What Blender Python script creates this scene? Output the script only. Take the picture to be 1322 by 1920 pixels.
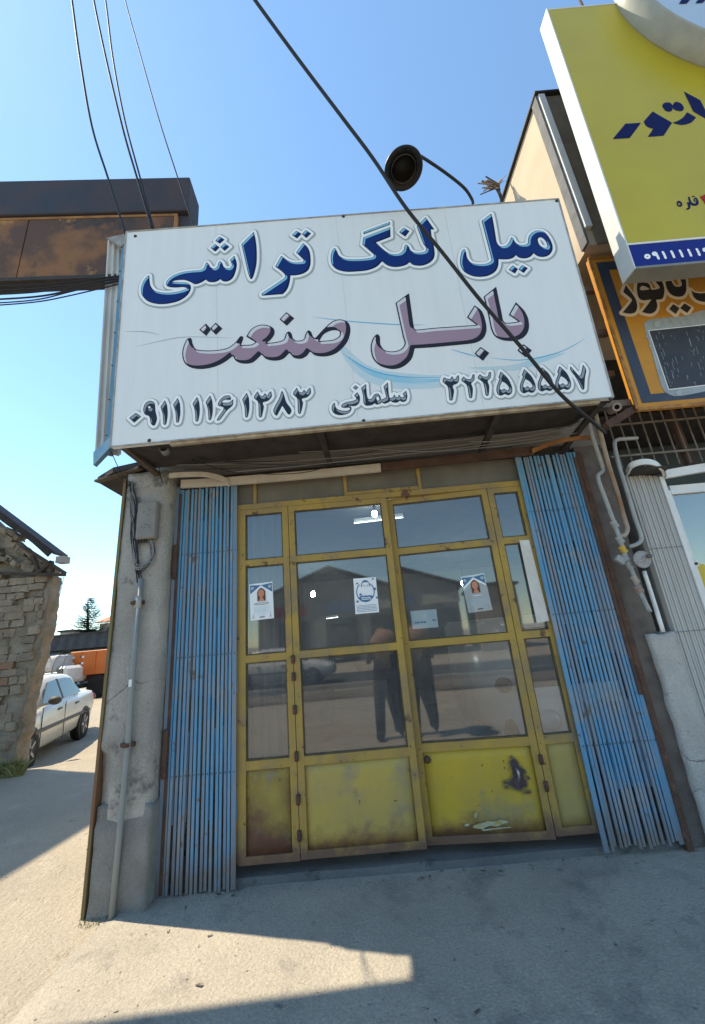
import bpy, bmesh, math, random
import numpy as np
from mathutils import Vector, Matrix, noise
for o in list(bpy.data.objects): bpy.data.objects.remove(o)
S = bpy.context.scene
COL = S.collection
rnd = random.Random(7)

# ---------------------------------------------------------------- camera, sky, sun, exposure
CAM = Vector((0.0, -3.37, 1.6)); PITCH = math.radians(17.57); ROLL = math.radians(5.04)
FOC, PW, PH = 739.57, 1322.0, 1920.0
cd = bpy.data.cameras.new('camera'); cam = bpy.data.objects.new('camera', cd); COL.objects.link(cam)
fwd = Vector((0, math.cos(PITCH), math.sin(PITCH))); r0 = Vector((1, 0, 0)); u0 = r0.cross(fwd)
RT = r0*math.cos(ROLL) - u0*math.sin(ROLL); UP = r0*math.sin(ROLL) + u0*math.cos(ROLL)
m = Matrix((RT, UP, -fwd)).transposed().to_4x4(); m.translation = CAM; cam.matrix_world = m
cd.sensor_fit = 'VERTICAL'; cd.sensor_height = 36.0; cd.lens = FOC/PH*36.0
cd.clip_start = 0.05; cd.clip_end = 3000
S.camera = cam
LIGHT = Vector((0.588, -0.152, -1.0)).normalized()           # the way the sunlight travels
W = bpy.data.worlds.new('World'); S.world = W; W.use_nodes = True
wn = W.node_tree.nodes; wl = W.node_tree.links
sky = wn.new('ShaderNodeTexSky'); sky.sky_type = 'NISHITA'; sky.sun_disc = False
sky.sun_elevation = math.asin(-LIGHT.z); sky.sun_rotation = math.atan2(-LIGHT.x, -LIGHT.y) % (2*math.pi)
sky.air_density = 1.05; sky.dust_density = 0.08; sky.ozone_density = 0.25
tint = wn.new('ShaderNodeMix'); tint.data_type = 'RGBA'; tint.blend_type = 'MULTIPLY'; tint.inputs[0].default_value = 1.0; tint.inputs[7].default_value = (.86, 1.0, 1.0, 1)
wl.new(sky.outputs[0], tint.inputs[6])
bg = wn['Background']; wl.new(tint.outputs[2], bg.inputs[0]); bg.inputs[1].default_value = 0.15
sd = bpy.data.lights.new('sun', 'SUN'); sd.energy = 4.5; sd.angle = math.radians(0.53); sd.color = (1.0, 0.86, 0.63)
so = bpy.data.objects.new('sun', sd); COL.objects.link(so); so.location = (-12, 3, 20)
so.rotation_euler = LIGHT.to_track_quat('-Z', 'Y').to_euler()
S.view_settings.view_transform = 'Standard'; S.view_settings.look = 'None'
S.view_settings.exposure = 0.93; S.view_settings.gamma = 1.0

# ---------------------------------------------------------------- helpers
def ray(x, y): return (RT*(x-PW/2) + UP*(PH/2-y) + fwd*FOC).normalized()
def P(x, y, Y=0.0):                      # photograph point -> point on the upright plane y = Y
    d = ray(x, y); return CAM + d*((Y-CAM.y)/d.y)
def PZ(x, y, Z=0.0):                     # photograph point -> point on the level plane z = Z
    d = ray(x, y); return CAM + d*((Z-CAM.z)/d.z)
def lin(c):
    f = lambda v: v/12.92 if v <= .04045 else ((v+.055)/1.055)**2.4
    return tuple(f(v/255) for v in c)

MATS = {}
def mat(name, c1, c2=None, scale=4.0, rough=0.8, bump=0.0, bscale=40.0, metal=0.0, spots=(), stretch=(1,1,1), spec=0.3, fine=0.0, lo=.35, hi=.65, emit=None, low=None, cracks=None):
    if name in MATS: return MATS[name]
    M = bpy.data.materials.new(name); M.use_nodes = True; MATS[name] = M
    n = M.node_tree.nodes; l = M.node_tree.links; b = n['Principled BSDF']
    b.inputs['Roughness'].default_value = rough; b.inputs['Metallic'].default_value = metal
    b.inputs['Specular IOR Level'].default_value = spec
    geo = n.new('ShaderNodeNewGeometry')
    mp = n.new('ShaderNodeMapping'); mp.inputs['Scale'].default_value = stretch; l.new(geo.outputs['Position'], mp.inputs[0])
    def nz(sc, det=6, ro=.6):
        t = n.new('ShaderNodeTexNoise'); t.inputs['Scale'].default_value = sc; t.inputs['Detail'].default_value = det; t.inputs['Roughness'].default_value = ro
        l.new(mp.outputs[0], t.inputs['Vector']); return t.outputs['Fac']
    def ramp(src, a, bb):
        r = n.new('ShaderNodeMapRange'); r.inputs['From Min'].default_value = a; r.inputs['From Max'].default_value = bb; l.new(src, r.inputs['Value']); return r.outputs[0]
    def mix(f, a, bb):
        x = n.new('ShaderNodeMix'); x.data_type = 'RGBA'; l.new(f, x.inputs[0])
        for s, v in ((6, a), (7, bb)):
            if isinstance(v, tuple): x.inputs[s].default_value = (*v[:3], 1)
            else: l.new(v, x.inputs[s])
        return x.outputs[2]
    col = c1
    if c2: col = mix(ramp(nz(scale), lo, hi), c1, c2)
    for (sc, ss, th, wd) in spots: col = mix(ramp(nz(ss, 8, .65), th, th+wd), col, sc)
    if cracks:                           # fine wandering cracks: (colour, scale, width)
        nt = n.new('ShaderNodeTexNoise'); nt.inputs['Scale'].default_value = 2.5; nt.inputs['Detail'].default_value = 6; l.new(mp.outputs[0], nt.inputs['Vector'])
        vm = n.new('ShaderNodeVectorMath'); vm.operation = 'MULTIPLY_ADD'; l.new(nt.outputs['Color'], vm.inputs[0]); vm.inputs[1].default_value = (.5,.5,.5); l.new(mp.outputs[0], vm.inputs[2])
        vo = n.new('ShaderNodeTexVoronoi'); vo.feature = 'DISTANCE_TO_EDGE'; vo.inputs['Scale'].default_value = cracks[1]; l.new(vm.outputs[0], vo.inputs['Vector'])
        mk = n.new('ShaderNodeMath'); mk.operation = 'MULTIPLY'; l.new(ramp(vo.outputs['Distance'], cracks[2], 0.0), mk.inputs[0]); l.new(ramp(nz(.9, 3), .50, .62), mk.inputs[1])
        col = mix(mk.outputs[0], col, cracks[0])
    if low:                              # splash dirt near the ground: (colour, height, fade)
        sx = n.new('ShaderNodeSeparateXYZ'); l.new(geo.outputs['Position'], sx.inputs[0])
        ad = n.new('ShaderNodeMath'); ad.operation = 'MULTIPLY_ADD'; l.new(nz(7, 8, .65), ad.inputs[0]); ad.inputs[1].default_value = -low[2]*3.4; l.new(sx.outputs[2], ad.inputs[2])
        col = mix(ramp(ad.outputs[0], low[1]-low[2]*1.2, low[1]-low[2]*2.4), col, low[0])
    if fine:
        f = nz(90, 4); mm = n.new('ShaderNodeMath'); mm.operation = 'MULTIPLY_ADD'; l.new(f, mm.inputs[0]); mm.inputs[1].default_value = 2*fine; mm.inputs[2].default_value = 1-fine
        x = n.new('ShaderNodeMix'); x.data_type = 'RGBA'; x.blend_type = 'MULTIPLY'; x.inputs[0].default_value = 1
        if isinstance(col, tuple): x.inputs[6].default_value = (*col, 1)
        else: l.new(col, x.inputs[6])
        l.new(mm.outputs[0], x.inputs[7]); col = x.outputs[2]
    if isinstance(col, tuple): b.inputs['Base Color'].default_value = (*col, 1)
    else: l.new(col, b.inputs['Base Color'])
    if bump:
        bp = n.new('ShaderNodeBump'); bp.inputs['Strength'].default_value = min(1, bump); bp.inputs['Distance'].default_value = 0.02*max(1, bump)
        l.new(nz(bscale, 8, .6), bp.inputs['Height']); l.new(bp.outputs[0], b.inputs['Normal'])
    if emit:
        b.inputs['Emission Color'].default_value = (*emit[0], 1); b.inputs['Emission Strength'].default_value = emit[1]
    return M
def glass_mat(name, refl=0.14, tint=(.82,.86,.86), dirt=.06):
    M = bpy.data.materials.new(name); M.use_nodes = True; MATS[name] = M
    n = M.node_tree.nodes; l = M.node_tree.links; n.remove(n['Principled BSDF'])
    tr = n.new('ShaderNodeBsdfTransparent'); tr.inputs[0].default_value = (*tint, 1)
    gl = n.new('ShaderNodeBsdfGlossy'); gl.inputs['Roughness'].default_value = 0.028; gl.inputs[0].default_value = (1,1,1,1)
    df = n.new('ShaderNodeBsdfDiffuse'); df.inputs[0].default_value = (.27,.285,.30,1)
    lw = n.new('ShaderNodeLayerWeight'); lw.inputs[0].default_value = .35
    mr = n.new('ShaderNodeMapRange'); mr.inputs['To Min'].default_value = refl; mr.inputs['To Max'].default_value = .9; l.new(lw.outputs['Facing'], mr.inputs['Value'])
    pw = n.new('ShaderNodeMath'); pw.operation = 'POWER'; pw.inputs[1].default_value = 2.5; l.new(lw.outputs['Facing'], pw.inputs[0]); l.new(pw.outputs[0], mr.inputs['Value'])
    geo = n.new('ShaderNodeNewGeometry'); nt = n.new('ShaderNodeTexNoise'); nt.inputs['Scale'].default_value = 3; nt.inputs['Detail'].default_value = 8; l.new(geo.outputs['Position'], nt.inputs['Vector'])
    dm = n.new('ShaderNodeMath'); dm.operation = 'MULTIPLY'; dm.inputs[1].default_value = dirt*2; l.new(nt.outputs['Fac'], dm.inputs[0])
    m1 = n.new('ShaderNodeMixShader'); m2 = n.new('ShaderNodeMixShader')
    l.new(mr.outputs[0], m1.inputs[0]); l.new(tr.outputs[0], m1.inputs[1]); l.new(gl.outputs[0], m1.inputs[2])
    l.new(dm.outputs[0], m2.inputs[0]); l.new(m1.outputs[0], m2.inputs[1]); l.new(df.outputs[0], m2.inputs[2])
    l.new(m2.outputs[0], n['Material Output'].inputs[0]); return M

def tag(o, label=None, cat=None, group=None, kind=None):
    if label: o['label'] = label
    if cat: o['category'] = cat
    if group: o['group'] = group
    if kind: o['kind'] = kind
    return o
def empty(name, loc, label, cat, group=None):     # a thing: an Empty at its base
    o = bpy.data.objects.new(name, None); o.empty_display_size = .1; COL.objects.link(o); o.location = loc
    ROOT[o.name] = Vector(loc); return tag(o, label, cat, group)
ROOT = {}
def obj(name, bm, material, parent=None, smooth=False, local=False):
    me = bpy.data.meshes.new(name)
    if isinstance(bm, tuple): me.from_pydata(*bm)
    else: bm.to_mesh(me); bm.free()
    for mt in (material if isinstance(material, (list, tuple)) else [material]): me.materials.append(mt)
    if smooth:
        for p in me.polygons: p.use_smooth = True
    o = bpy.data.objects.new(name, me); COL.objects.link(o)
    if parent:
        o.parent = parent
        if not local and parent.name in ROOT: o.matrix_parent_inverse = Matrix.Translation(ROOT[parent.name]).inverted()
    return o
def BM(): return bmesh.new()
def box(bm, x0, x1, y0, y1, z0, z1, mi=0):
    v = [bm.verts.new((x, y, z)) for x in (x0, x1) for y in (y0, y1) for z in (z0, z1)]
    for f in ((0,1,3,2),(4,6,7,5),(0,4,5,1),(2,3,7,6),(0,2,6,4),(1,5,7,3)):
        bm.faces.new([v[i] for i in f]).material_index = mi
    return v
def bbox(x0, x1, y0, y1, z0, z1, bev=0.004):
    bm = BM(); box(bm, x0, x1, y0, y1, z0, z1)
    if bev: bmesh.ops.bevel(bm, geom=bm.edges[:], offset=bev, segments=1, affect='EDGES')
    return bm
def bar(bm, a, b, w, t, up=Vector((0, -1, 0))):       # a flat bar from a to b, w wide, t thick along up
    a = Vector(a); b = Vector(b); d = (b-a).normalized(); s = d.cross(up).normalized(); u = s.cross(d).normalized()
    vs = []
    for p in (a, b):
        for i, j in ((-1,-1),(1,-1),(1,1),(-1,1)): vs.append(bm.verts.new(p + s*(w/2*i) + u*(t/2*j)))
    for f in ((3,2,1,0),(4,5,6,7),(0,1,5,4),(1,2,6,5),(2,3,7,6),(3,0,4,7)): bm.faces.new([vs[i] for i in f])
def smooth_path(pts, n=6):
    pts = [Vector(p) for p in pts]
    if len(pts) < 3: return pts
    out = []
    for i in range(len(pts)-1):
        p0 = pts[max(i-1, 0)]; p1 = pts[i]; p2 = pts[i+1]; p3 = pts[min(i+2, len(pts)-1)]
        for k in range(n):
            t = k/n; out.append(.5*((2*p1)+(p2-p0)*t+(2*p0-5*p1+4*p2-p3)*t*t+(3*p1-p0-3*p2+p3)*t**3))
    return out+[pts[-1]]
def tube(bm, pts, r, seg=8, cap=True, radii=None):
    pts = [Vector(p) for p in pts]; rings = []; n = len(pts); prev = None
    for i, p in enumerate(pts):
        d = (pts[min(i+1, n-1)]-pts[max(i-1, 0)]).normalized()
        if prev is None: prev = d.orthogonal().normalized()
        s = (prev - d*prev.dot(d)); s = s.normalized() if s.length > 1e-6 else d.orthogonal().normalized(); prev = s; u = d.cross(s)
        rr = radii[i] if radii else r
        rings.append([bm.verts.new(p+(s*math.cos(a)+u*math.sin(a))*rr) for a in [2*math.pi*k/seg for k in range(seg)]])
    for a, b in zip(rings, rings[1:]):
        for k in range(seg): bm.faces.new((a[k], a[(k+1)%seg], b[(k+1)%seg], b[k]))
    if cap: bm.faces.new(rings[0][::-1]); bm.faces.new(rings[-1])
def tubeo(name, pts, r, material, parent=None, seg=8, n=6, sm=True):
    bm = BM(); tube(bm, smooth_path(pts, n) if sm else pts, r, seg); return obj(name, bm, material, parent, smooth=True)
def lathe(bm, prof, origin, axis, seg=24):     # prof: (radius, height along axis)
    axis = Vector(axis).normalized(); s = axis.orthogonal().normalized(); u = axis.cross(s); origin = Vector(origin); rings = []
    for r, h in prof:
        rings.append([bm.verts.new(origin+axis*h+(s*math.cos(a)+u*math.sin(a))*max(r, 1e-4)) for a in [2*math.pi*k/seg for k in range(seg)]])
    for a, b in zip(rings, rings[1:]):
        for k in range(seg): bm.faces.new((a[k], a[(k+1)%seg], b[(k+1)%seg], b[k]))
def prism(bm, poly, d):                        # polygon of 3-D points pushed along d
    a = [bm.verts.new(Vector(p)) for p in poly]; b = [bm.verts.new(Vector(p)+Vector(d)) for p in poly]; n = len(a)
    bm.faces.new(a); bm.faces.new(b[::-1])
    for i in range(n): bm.faces.new((a[i], b[i], b[(i+1)%n], a[(i+1)%n]))
    bmesh.ops.recalc_face_normals(bm, faces=bm.faces[:])
def gridbox(x0, x1, y0, y1, z0, z1, step, amp, seed=0.0, freq=3.0, fn=None):   # a block with a rough surface
    bm = BM(); nx, ny, nz = [max(1, int(round((b-a)/step))) for a, b in ((x0,x1),(y0,y1),(z0,z1))]
    idx = {}
    def V(i, j, k):
        if (i,j,k) not in idx:
            p = Vector((x0+(x1-x0)*i/nx, y0+(y1-y0)*j/ny, z0+(z1-z0)*k/nz))
            q = p + noise.noise_vector(p*freq+Vector((seed,0,0)))*amp + noise.noise_vector(p*freq*4+Vector((seed,9,0)))*amp*.35
            if fn: q = fn(p, q)
            idx[i,j,k] = bm.verts.new(q)
        return idx[i,j,k]
    for i in range(nx):
        for j in range(ny):
            for k, fl in ((0,1),(nz,0)):
                f = [V(i,j,k),V(i+1,j,k),V(i+1,j+1,k),V(i,j+1,k)]; bm.faces.new(f[::-1] if fl else f)
    for i in range(nx):
        for k in range(nz):
            for j, fl in ((0,0),(ny,1)):
                f = [V(i,j,k),V(i+1,j,k),V(i+1,j,k+1),V(i,j,k+1)]; bm.faces.new(f[::-1] if fl else f)
    for j in range(ny):
        for k in range(nz):
            for i, fl in ((0,1),(nx,0)):
                f = [V(i,j,k),V(i,j+1,k),V(i,j+1,k+1),V(i,j,k+1)]; bm.faces.new(f[::-1] if fl else f)
    return bm
def copy_tree(o, parent=None):
    c = o.copy(); COL.objects.link(c); c.parent = parent
    for ch in list(o.children): copy_tree(ch, c)
    return c
def corr(bm, o, u, v, nrm, wu, wv, pitch, amp, thick=.002):   # corrugated sheet: ribs run along v
    o = Vector(o); u = Vector(u).normalized(); v = Vector(v).normalized(); nrm = Vector(nrm).normalized()
    n = max(2, int(wu/pitch*4)); prev = None
    for i in range(n+1):
        a = wu*i/n; h = amp*(1 if i % 4 in (1, 2) else -1)
        cur = [bm.verts.new(o+u*a+nrm*h), bm.verts.new(o+u*a+v*wv+nrm*h)]
        if prev: bm.faces.new((prev[0], cur[0], cur[1], prev[1]))
        prev = cur

# lettering: outlines traced as closed curves, turned into a distance field, then into flat printed shapes
def spline(pts, n=6):
    out = []; N = len(pts)
    T = []
    for i in range(N):
        p = np.array(pts[i][:2], float); c = len(pts[i]) > 2
        T.append(None if c else .5*(np.array(pts[(i+1) % N][:2], float)-np.array(pts[i-1][:2], float)))
    for i in range(N):
        p = np.array(pts[i][:2], float); q = np.array(pts[(i+1) % N][:2], float)
        a, b = T[i], T[(i+1) % N]; L = np.linalg.norm(q-p)
        ch = q-p
        a = ch if a is None else a*min(1, L/max(1e-9, np.linalg.norm(a))); b = ch if b is None else b*min(1, L/max(1e-9, np.linalg.norm(b)))
        for k in range(n):
            t = k/n; h = (2*t**3-3*t*t+1)*p+(t**3-2*t*t+t)*a+(-2*t**3+3*t*t)*q+(t**3-t*t)*b
            out.append(h)
    return np.array(out)
def sdf(polys, strokes, X, Y):
    D = np.full(X.shape, 1e9); inside = np.zeros(X.shape, bool)
    for pl in polys:
        q = np.roll(pl, -1, 0)
        for (ax, ay), (bx, by) in zip(pl, q):
            ex, ey = bx-ax, by-ay; L = ex*ex+ey*ey+1e-12
            t = np.clip(((X-ax)*ex+(Y-ay)*ey)/L, 0, 1)
            D = np.minimum(D, (X-ax-t*ex)**2+(Y-ay-t*ey)**2)
            c = ((ay > Y) != (by > Y))
            if ey: inside ^= c & (X < ex*(Y-ay)/ey+ax)
    D = np.sqrt(D); D = np.where(inside, -D, D)
    for pts, r in strokes:
        for (ax, ay), (bx, by) in zip(pts, pts[1:]):
            ex, ey = bx-ax, by-ay; L = ex*ex+ey*ey+1e-12
            t = np.clip(((X-ax)*ex+(Y-ay)*ey)/L, 0, 1)
            D = np.minimum(D, np.sqrt((X-ax-t*ex)**2+(Y-ay-t*ey)**2)-r)
    return D
def march(F, xs, ys):                  # {F < 0} as polygons
    vs, fs = [], []; ins = F < 0
    s = ins[:-1,:-1].astype(int)+ins[:-1,1:]+ins[1:,1:]+ins[1:,:-1]
    for j in range(s.shape[0]):
        row = s[j]; i = 0
        for i in np.nonzero((row > 0) & (row < 4))[0]:
            c = [(i,j),(i+1,j),(i+1,j+1),(i,j+1)]; poly = []
            for a in range(4):
                (i0,j0),(i1,j1) = c[a], c[(a+1)%4]; f0 = F[j0,i0]; f1 = F[j1,i1]
                if f0 < 0: poly.append((xs[i0], ys[j0]))
                if (f0 < 0) != (f1 < 0):
                    t = f0/(f0-f1); poly.append((xs[i0]+(xs[i1]-xs[i0])*t, ys[j0]+(ys[j1]-ys[j0])*t))
            if len(poly) >= 3: k = len(vs); vs += poly; fs.append(list(range(k, k+len(poly))))
        full = np.nonzero(row == 4)[0]
        if len(full):
            for run in np.split(full, np.nonzero(np.diff(full) > 1)[0]+1):
                k = len(vs); vs += [(xs[run[0]],ys[j]),(xs[run[-1]+1],ys[j]),(xs[run[-1]+1],ys[j+1]),(xs[run[0]],ys[j+1])]; fs.append([k,k+1,k+2,k+3])
    return vs, fs
class Face:                            # a flat board: origin, axes, outward normal
    def __init__(s, o, u, v): s.o = Vector(o); s.u = Vector(u).normalized(); s.v = (Vector(v)-s.u*Vector(v).dot(s.u)).normalized(); s.n = s.u.cross(s.v)
    def px(s, x, y):
        d = ray(x, y); t = (s.o-CAM).dot(s.n)/d.dot(s.n); p = CAM+d*t-s.o; return (p.dot(s.u), p.dot(s.v))
    def at(s, a, b, h=0): return s.o+s.u*a+s.v*b+s.n*h
def printed(face, name, parent, zoom, glyphs, layers, step=.006, strokes=(), pad=.07, h0=.0015, label=None):
    """glyphs: outlines in zoom coordinates (ox, oy, scale); layers: list of (function of the field, material)"""
    conv = lambda p: face.px(zoom[0]+p[0]*zoom[2], zoom[1]+p[1]*zoom[2])
    polys = [np.array([conv(q) for q in spline(g)]) for g in glyphs]
    st = [([conv(p) for p in pts], r) for pts, r in strokes]
    allp = np.array([p for pl in polys for p in pl]+[p for pts, r in st for p in pts])
    lo = allp.min(0)-pad; hi = allp.max(0)+pad
    xs = np.arange(lo[0], hi[0], step); ys = np.arange(lo[1], hi[1], step); X, Y = np.meshgrid(xs, ys)
    D = sdf(polys, st, X, Y)
    sh = lambda dx, dy: np.roll(np.roll(D, -int(round(dx/step)), 1), -int(round(dy/step)), 0)   # field at p+(dx,dy)
    V, Fc, MI = [], [], []
    for li, (fn, mt) in enumerate(layers):
        v, f = march(fn(D, sh), xs, ys); k = len(V)
        V += [tuple(face.at(a, b, h0+.0012*li)) for a, b in v]; Fc += [[i+k for i in q] for q in f]; MI += [li]*len(f)
    o = obj(name, (V, [], Fc), [mt for _, mt in layers], parent)
    o.data.polygons.foreach_set('material_index', MI)
    if label: o['label'] = label
    return o

# ---------------------------------------------------------------- materials
concrete = mat('concrete', (.38,.34,.28), (.31,.28,.235), 1.3, .9, .6, 55, spots=[((.22,.205,.18), 2.3, .53, .14), ((.16,.152,.14), 6, .64, .06), ((.38,.345,.285), 5, .60, .12), ((.07,.066,.06), 15, .69, .04), ((.10,.095,.085), 38, .67, .05), ((.42,.385,.32), 55, .68, .04)], fine=.5)
dirt = mat('dirt_ground', (.37,.32,.25), (.31,.272,.215), .8, .95, 1.2, 30, spots=[((.41,.36,.285), 3.0, .55, .15), ((.22,.185,.14), 6, .61, .1), ((.15,.13,.10), 30, .66, .05)], fine=.5)
stepm = mat('step_concrete', (.17,.17,.165), (.11,.112,.115), 2.0, .85, .5, 50, spots=[((.05,.05,.05), 5, .58, .1)], fine=.25)
pillm = mat('pillar_plaster', (.40,.375,.335), (.29,.275,.25), 2.2, .92, 1.0, 40, spots=[((.15,.145,.14), 5, .57, .1), ((.06,.06,.06), 26, .69, .05), ((.47,.44,.39), 1.4, .55, .12), ((.10,.10,.10), 40, .66, .05)], fine=.35, cracks=((.12,.115,.105), .9, .010))
pillraw = mat('raw_cement', (.27,.26,.24), (.19,.185,.17), 5, .95, .9, 60, fine=.3)
panel_white = mat('sign_white', (.745,.76,.755), (.71,.73,.725), 6.0, .4, stretch=(2.5,1,.2), spots=[((.60,.61,.59), 5.5, .68, .16)], spec=.4)
corrw = mat('corrugated_paint', (.56,.56,.54), (.40,.40,.39), 6, .5, stretch=(1,1,.2), spots=[((.20,.18,.16), 8, .66, .1)])
bluetrim = mat('blue_trim', (.10,.25,.40), (.16,.30,.42), 8, .5)
darkiron = mat('dark_iron', (.035,.032,.03), (.06,.05,.045), 8, .7, .3, 60)
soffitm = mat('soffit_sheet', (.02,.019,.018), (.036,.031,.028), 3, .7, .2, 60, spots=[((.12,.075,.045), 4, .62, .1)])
rust = mat('rust', (.115,.065,.045), (.07,.042,.032), 9, .85, .5, 70, spots=[((.18,.10,.06), 14, .60, .1)])
beamw = mat('rail_white', (.58,.53,.45), (.48,.42,.35), 5, .6, spots=[((.20,.11,.06), 7, .66, .1)])
blue = mat('gate_blue', (.085,.25,.43), (.125,.275,.41), 3, .6, .15, 60, spots=[((.25,.275,.305), 1.8, .49, .16), ((.14,.10,.08), 11, .62, .05), ((.27,.27,.275), 6, .58, .1)], low=((.19,.18,.175), .22, .22))
blue2 = mat('gate_blue_worn', (.14,.225,.33), (.20,.225,.255), 4, .65, .15, 60, spots=[((.11,.085,.07), 6, .60, .08)], low=((.17,.155,.15), .25, .25))
yellow = mat('door_yellow', (.40,.265,.055), (.29,.20,.070), 3, .55, .2, 60, spots=[((.22,.17,.10), 2.2, .50, .14), ((.12,.065,.035), 9, .61, .05), ((.06,.04,.03), 26, .64, .04)], low=((.15,.09,.06), .24, .12))
yellow_lo = mat('door_yellow_panel', (.43,.325,.075), (.36,.28,.10), 2.4, .55, .2, 40, spots=[((.25,.215,.15), 1.7, .50, .14), ((.17,.10,.05), 4.2, .62, .08), ((.06,.045,.035), 20, .66, .05)], low=((.20,.11,.06), .27, .12))
yellow_rust = mat('door_yellow_rusty', (.33,.255,.06), (.15,.08,.045), 2.9, .7, .4, 50, spots=[((.21,.19,.16), 4, .57, .1), ((.05,.035,.03), 10, .62, .08)], low=((.12,.055,.035), .30, .14))
greypanel = mat('grey_panel', (.16,.145,.115), (.12,.11,.09), 4, .7)
metalgrey = mat('pipe_grey', (.36,.37,.36), (.27,.28,.28), 8, .5, spots=[((.22,.12,.06), 9, .66, .08)])
blackm = mat('black_paint', (.012,.012,.014), rough=.5)
rubber = mat('cable_black', (.02,.02,.022), rough=.6)
cablegrey = mat('cable_grey', (.20,.20,.20), rough=.7)
white = mat('white_paint', (.75,.75,.73), (.66,.66,.64), 6, .5)
paper = mat('paper', (.78,.80,.82), rough=.7)
glass = glass_mat('window_glass', .145, dirt=.17)
ink = {k: mat('print_'+k, v, rough=.6, spec=.15) for k, v in dict(
    blue=(.006,.030,.165), navy=(.004,.012,.06), cyan=(.22,.50,.68), white=(.86,.87,.87), shade=(.36,.40,.41), mauve=(.34,.24,.31), silver=(.62,.62,.66),
    dark=(.022,.024,.038), slate=(.022,.034,.055), grey=(.28,.32,.36), swoosh=(.10,.42,.66), pale=(.44,.62,.70), cream=(.74,.60,.40), black=(.012,.012,.012),
    red=(.35,.02,.02), steel=(.40,.46,.50), deep=(.003,.006,.075), skin=(.52,.24,.15), brown=(.12,.06,.05), midblue=(.08,.18,.32), hair=(.02,.015,.015)).items()}
WALLM = mat('inner_wall', (.16,.155,.14), (.11,.105,.10), 1.5, .9)

# ---------------------------------------------------------------- ground
def ground_z(x, y):
    z = .022*noise.noise(Vector((x*.45, y*.45, 3)))+.010*noise.noise(Vector((x*1.7, y*1.7, 8)))
    edge = max(0.0, min(1.0, (abs(y+1.6)-2.2)/1.2)) if -2.3 < x < 6 else min(1, max(0, (-2.0-x)/1.5))
    bank = .11*math.exp(-((x+5.5)/.7)**2-((y-3.2)/.8)**2)                    # earth banked against the brick house
    dip = -.155*math.exp(-((y-6.1)/2.0)**4)*max(0, min(1, (-3.2-x)/2.5))      # the alley dips behind it
    return z*(.35+.9*edge) - .014 + bank + dip
bm = BM()
xs = sorted(set([-400,-200,-100,-60,-40,-30,-24,-20,-17,-15,-13]+[-12+.25*i for i in range(75)]+[8,10,14,20,30,60,120,250,400]))
ys = sorted(set([-400,-200,-100,-60,-40,-28,-20,-15,-12]+[-10+.25*i for i in range(85)]+[13,16,20,26,34,45,60,100,200,400]))
G = [[bm.verts.new((x, y, ground_z(x, y) if -12 < x < 7 and -10 < y < 11 else -.02)) for y in ys] for x in xs]
for i in range(len(xs)-1):
    for j in range(len(ys)-1): bm.faces.new((G[i][j], G[i+1][j], G[i+1][j+1], G[i][j+1]))
ground = obj('ground', bm, dirt, smooth=True); tag(ground, 'sandy dirt ground of the alley and street', kind='structure')
bm = BM()       # concrete forecourt, a thin worn slab over the dirt
fx = [-1.95+.2*i for i in range(0, 62)]; fy = [-2.6+.2*i for i in range(0, 17)]
def fz(x, y):
    return .004+.006*noise.noise(Vector((x*.8, y*.8, 1)))+.004*noise.noise(Vector((x*3, y*3, 4)))
FG = {}
for i, x in enumerate(fx):
    for j, y in enumerate(fy):
        ex = x + (.10*noise.noise(Vector((y*1.5, 2, 0))) if i == 0 else 0)
        FG[i,j] = bm.verts.new((ex, y, fz(x, y) if 0 < i else -.03))
for i in range(len(fx)-1):
    for j in range(len(fy)-1): bm.faces.new((FG[i,j], FG[i+1,j], FG[i+1,j+1], FG[i,j+1]))
tag(obj('pavement', bm, concrete, smooth=True), 'stained grey concrete forecourt in front of the shop', kind='structure')
st = obj('threshold_step', gridbox(-1.56, 2.1, .03, .9, -.05, .055, .12, .006, 2), stepm); tag(st, 'dark concrete threshold under the yellow doors', kind='structure')
bm = BM(); box(bm, -1.9, 5.9, .55, 9.4, -.04, .04); tag(obj('floor', bm, stepm), 'concrete workshop floor behind the glass', kind='structure')
bm = BM()
for k in range(150):
    x = rnd.uniform(-4.2, 1.8); y = rnd.uniform(-1.3, 2.5) if x < -2.2 else rnd.uniform(-1.3, -.2)
    s = rnd.uniform(.002, .0065); z = (fz(x, y) if x > -1.95 else ground_z(x, y))+s*.3
    bmesh.ops.create_icosphere(bm, subdivisions=1, radius=s, matrix=Matrix.Translation((x, y, z)) @ Matrix.Diagonal((rnd.uniform(.7,1.5), rnd.uniform(.7,1.3), .6, 1)))
tag(obj('pebbles', bm, mat('pebble', (.30,.26,.21), (.20,.18,.15), 8)), 'loose pebbles and crumbs of concrete on the ground', kind='stuff')

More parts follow.
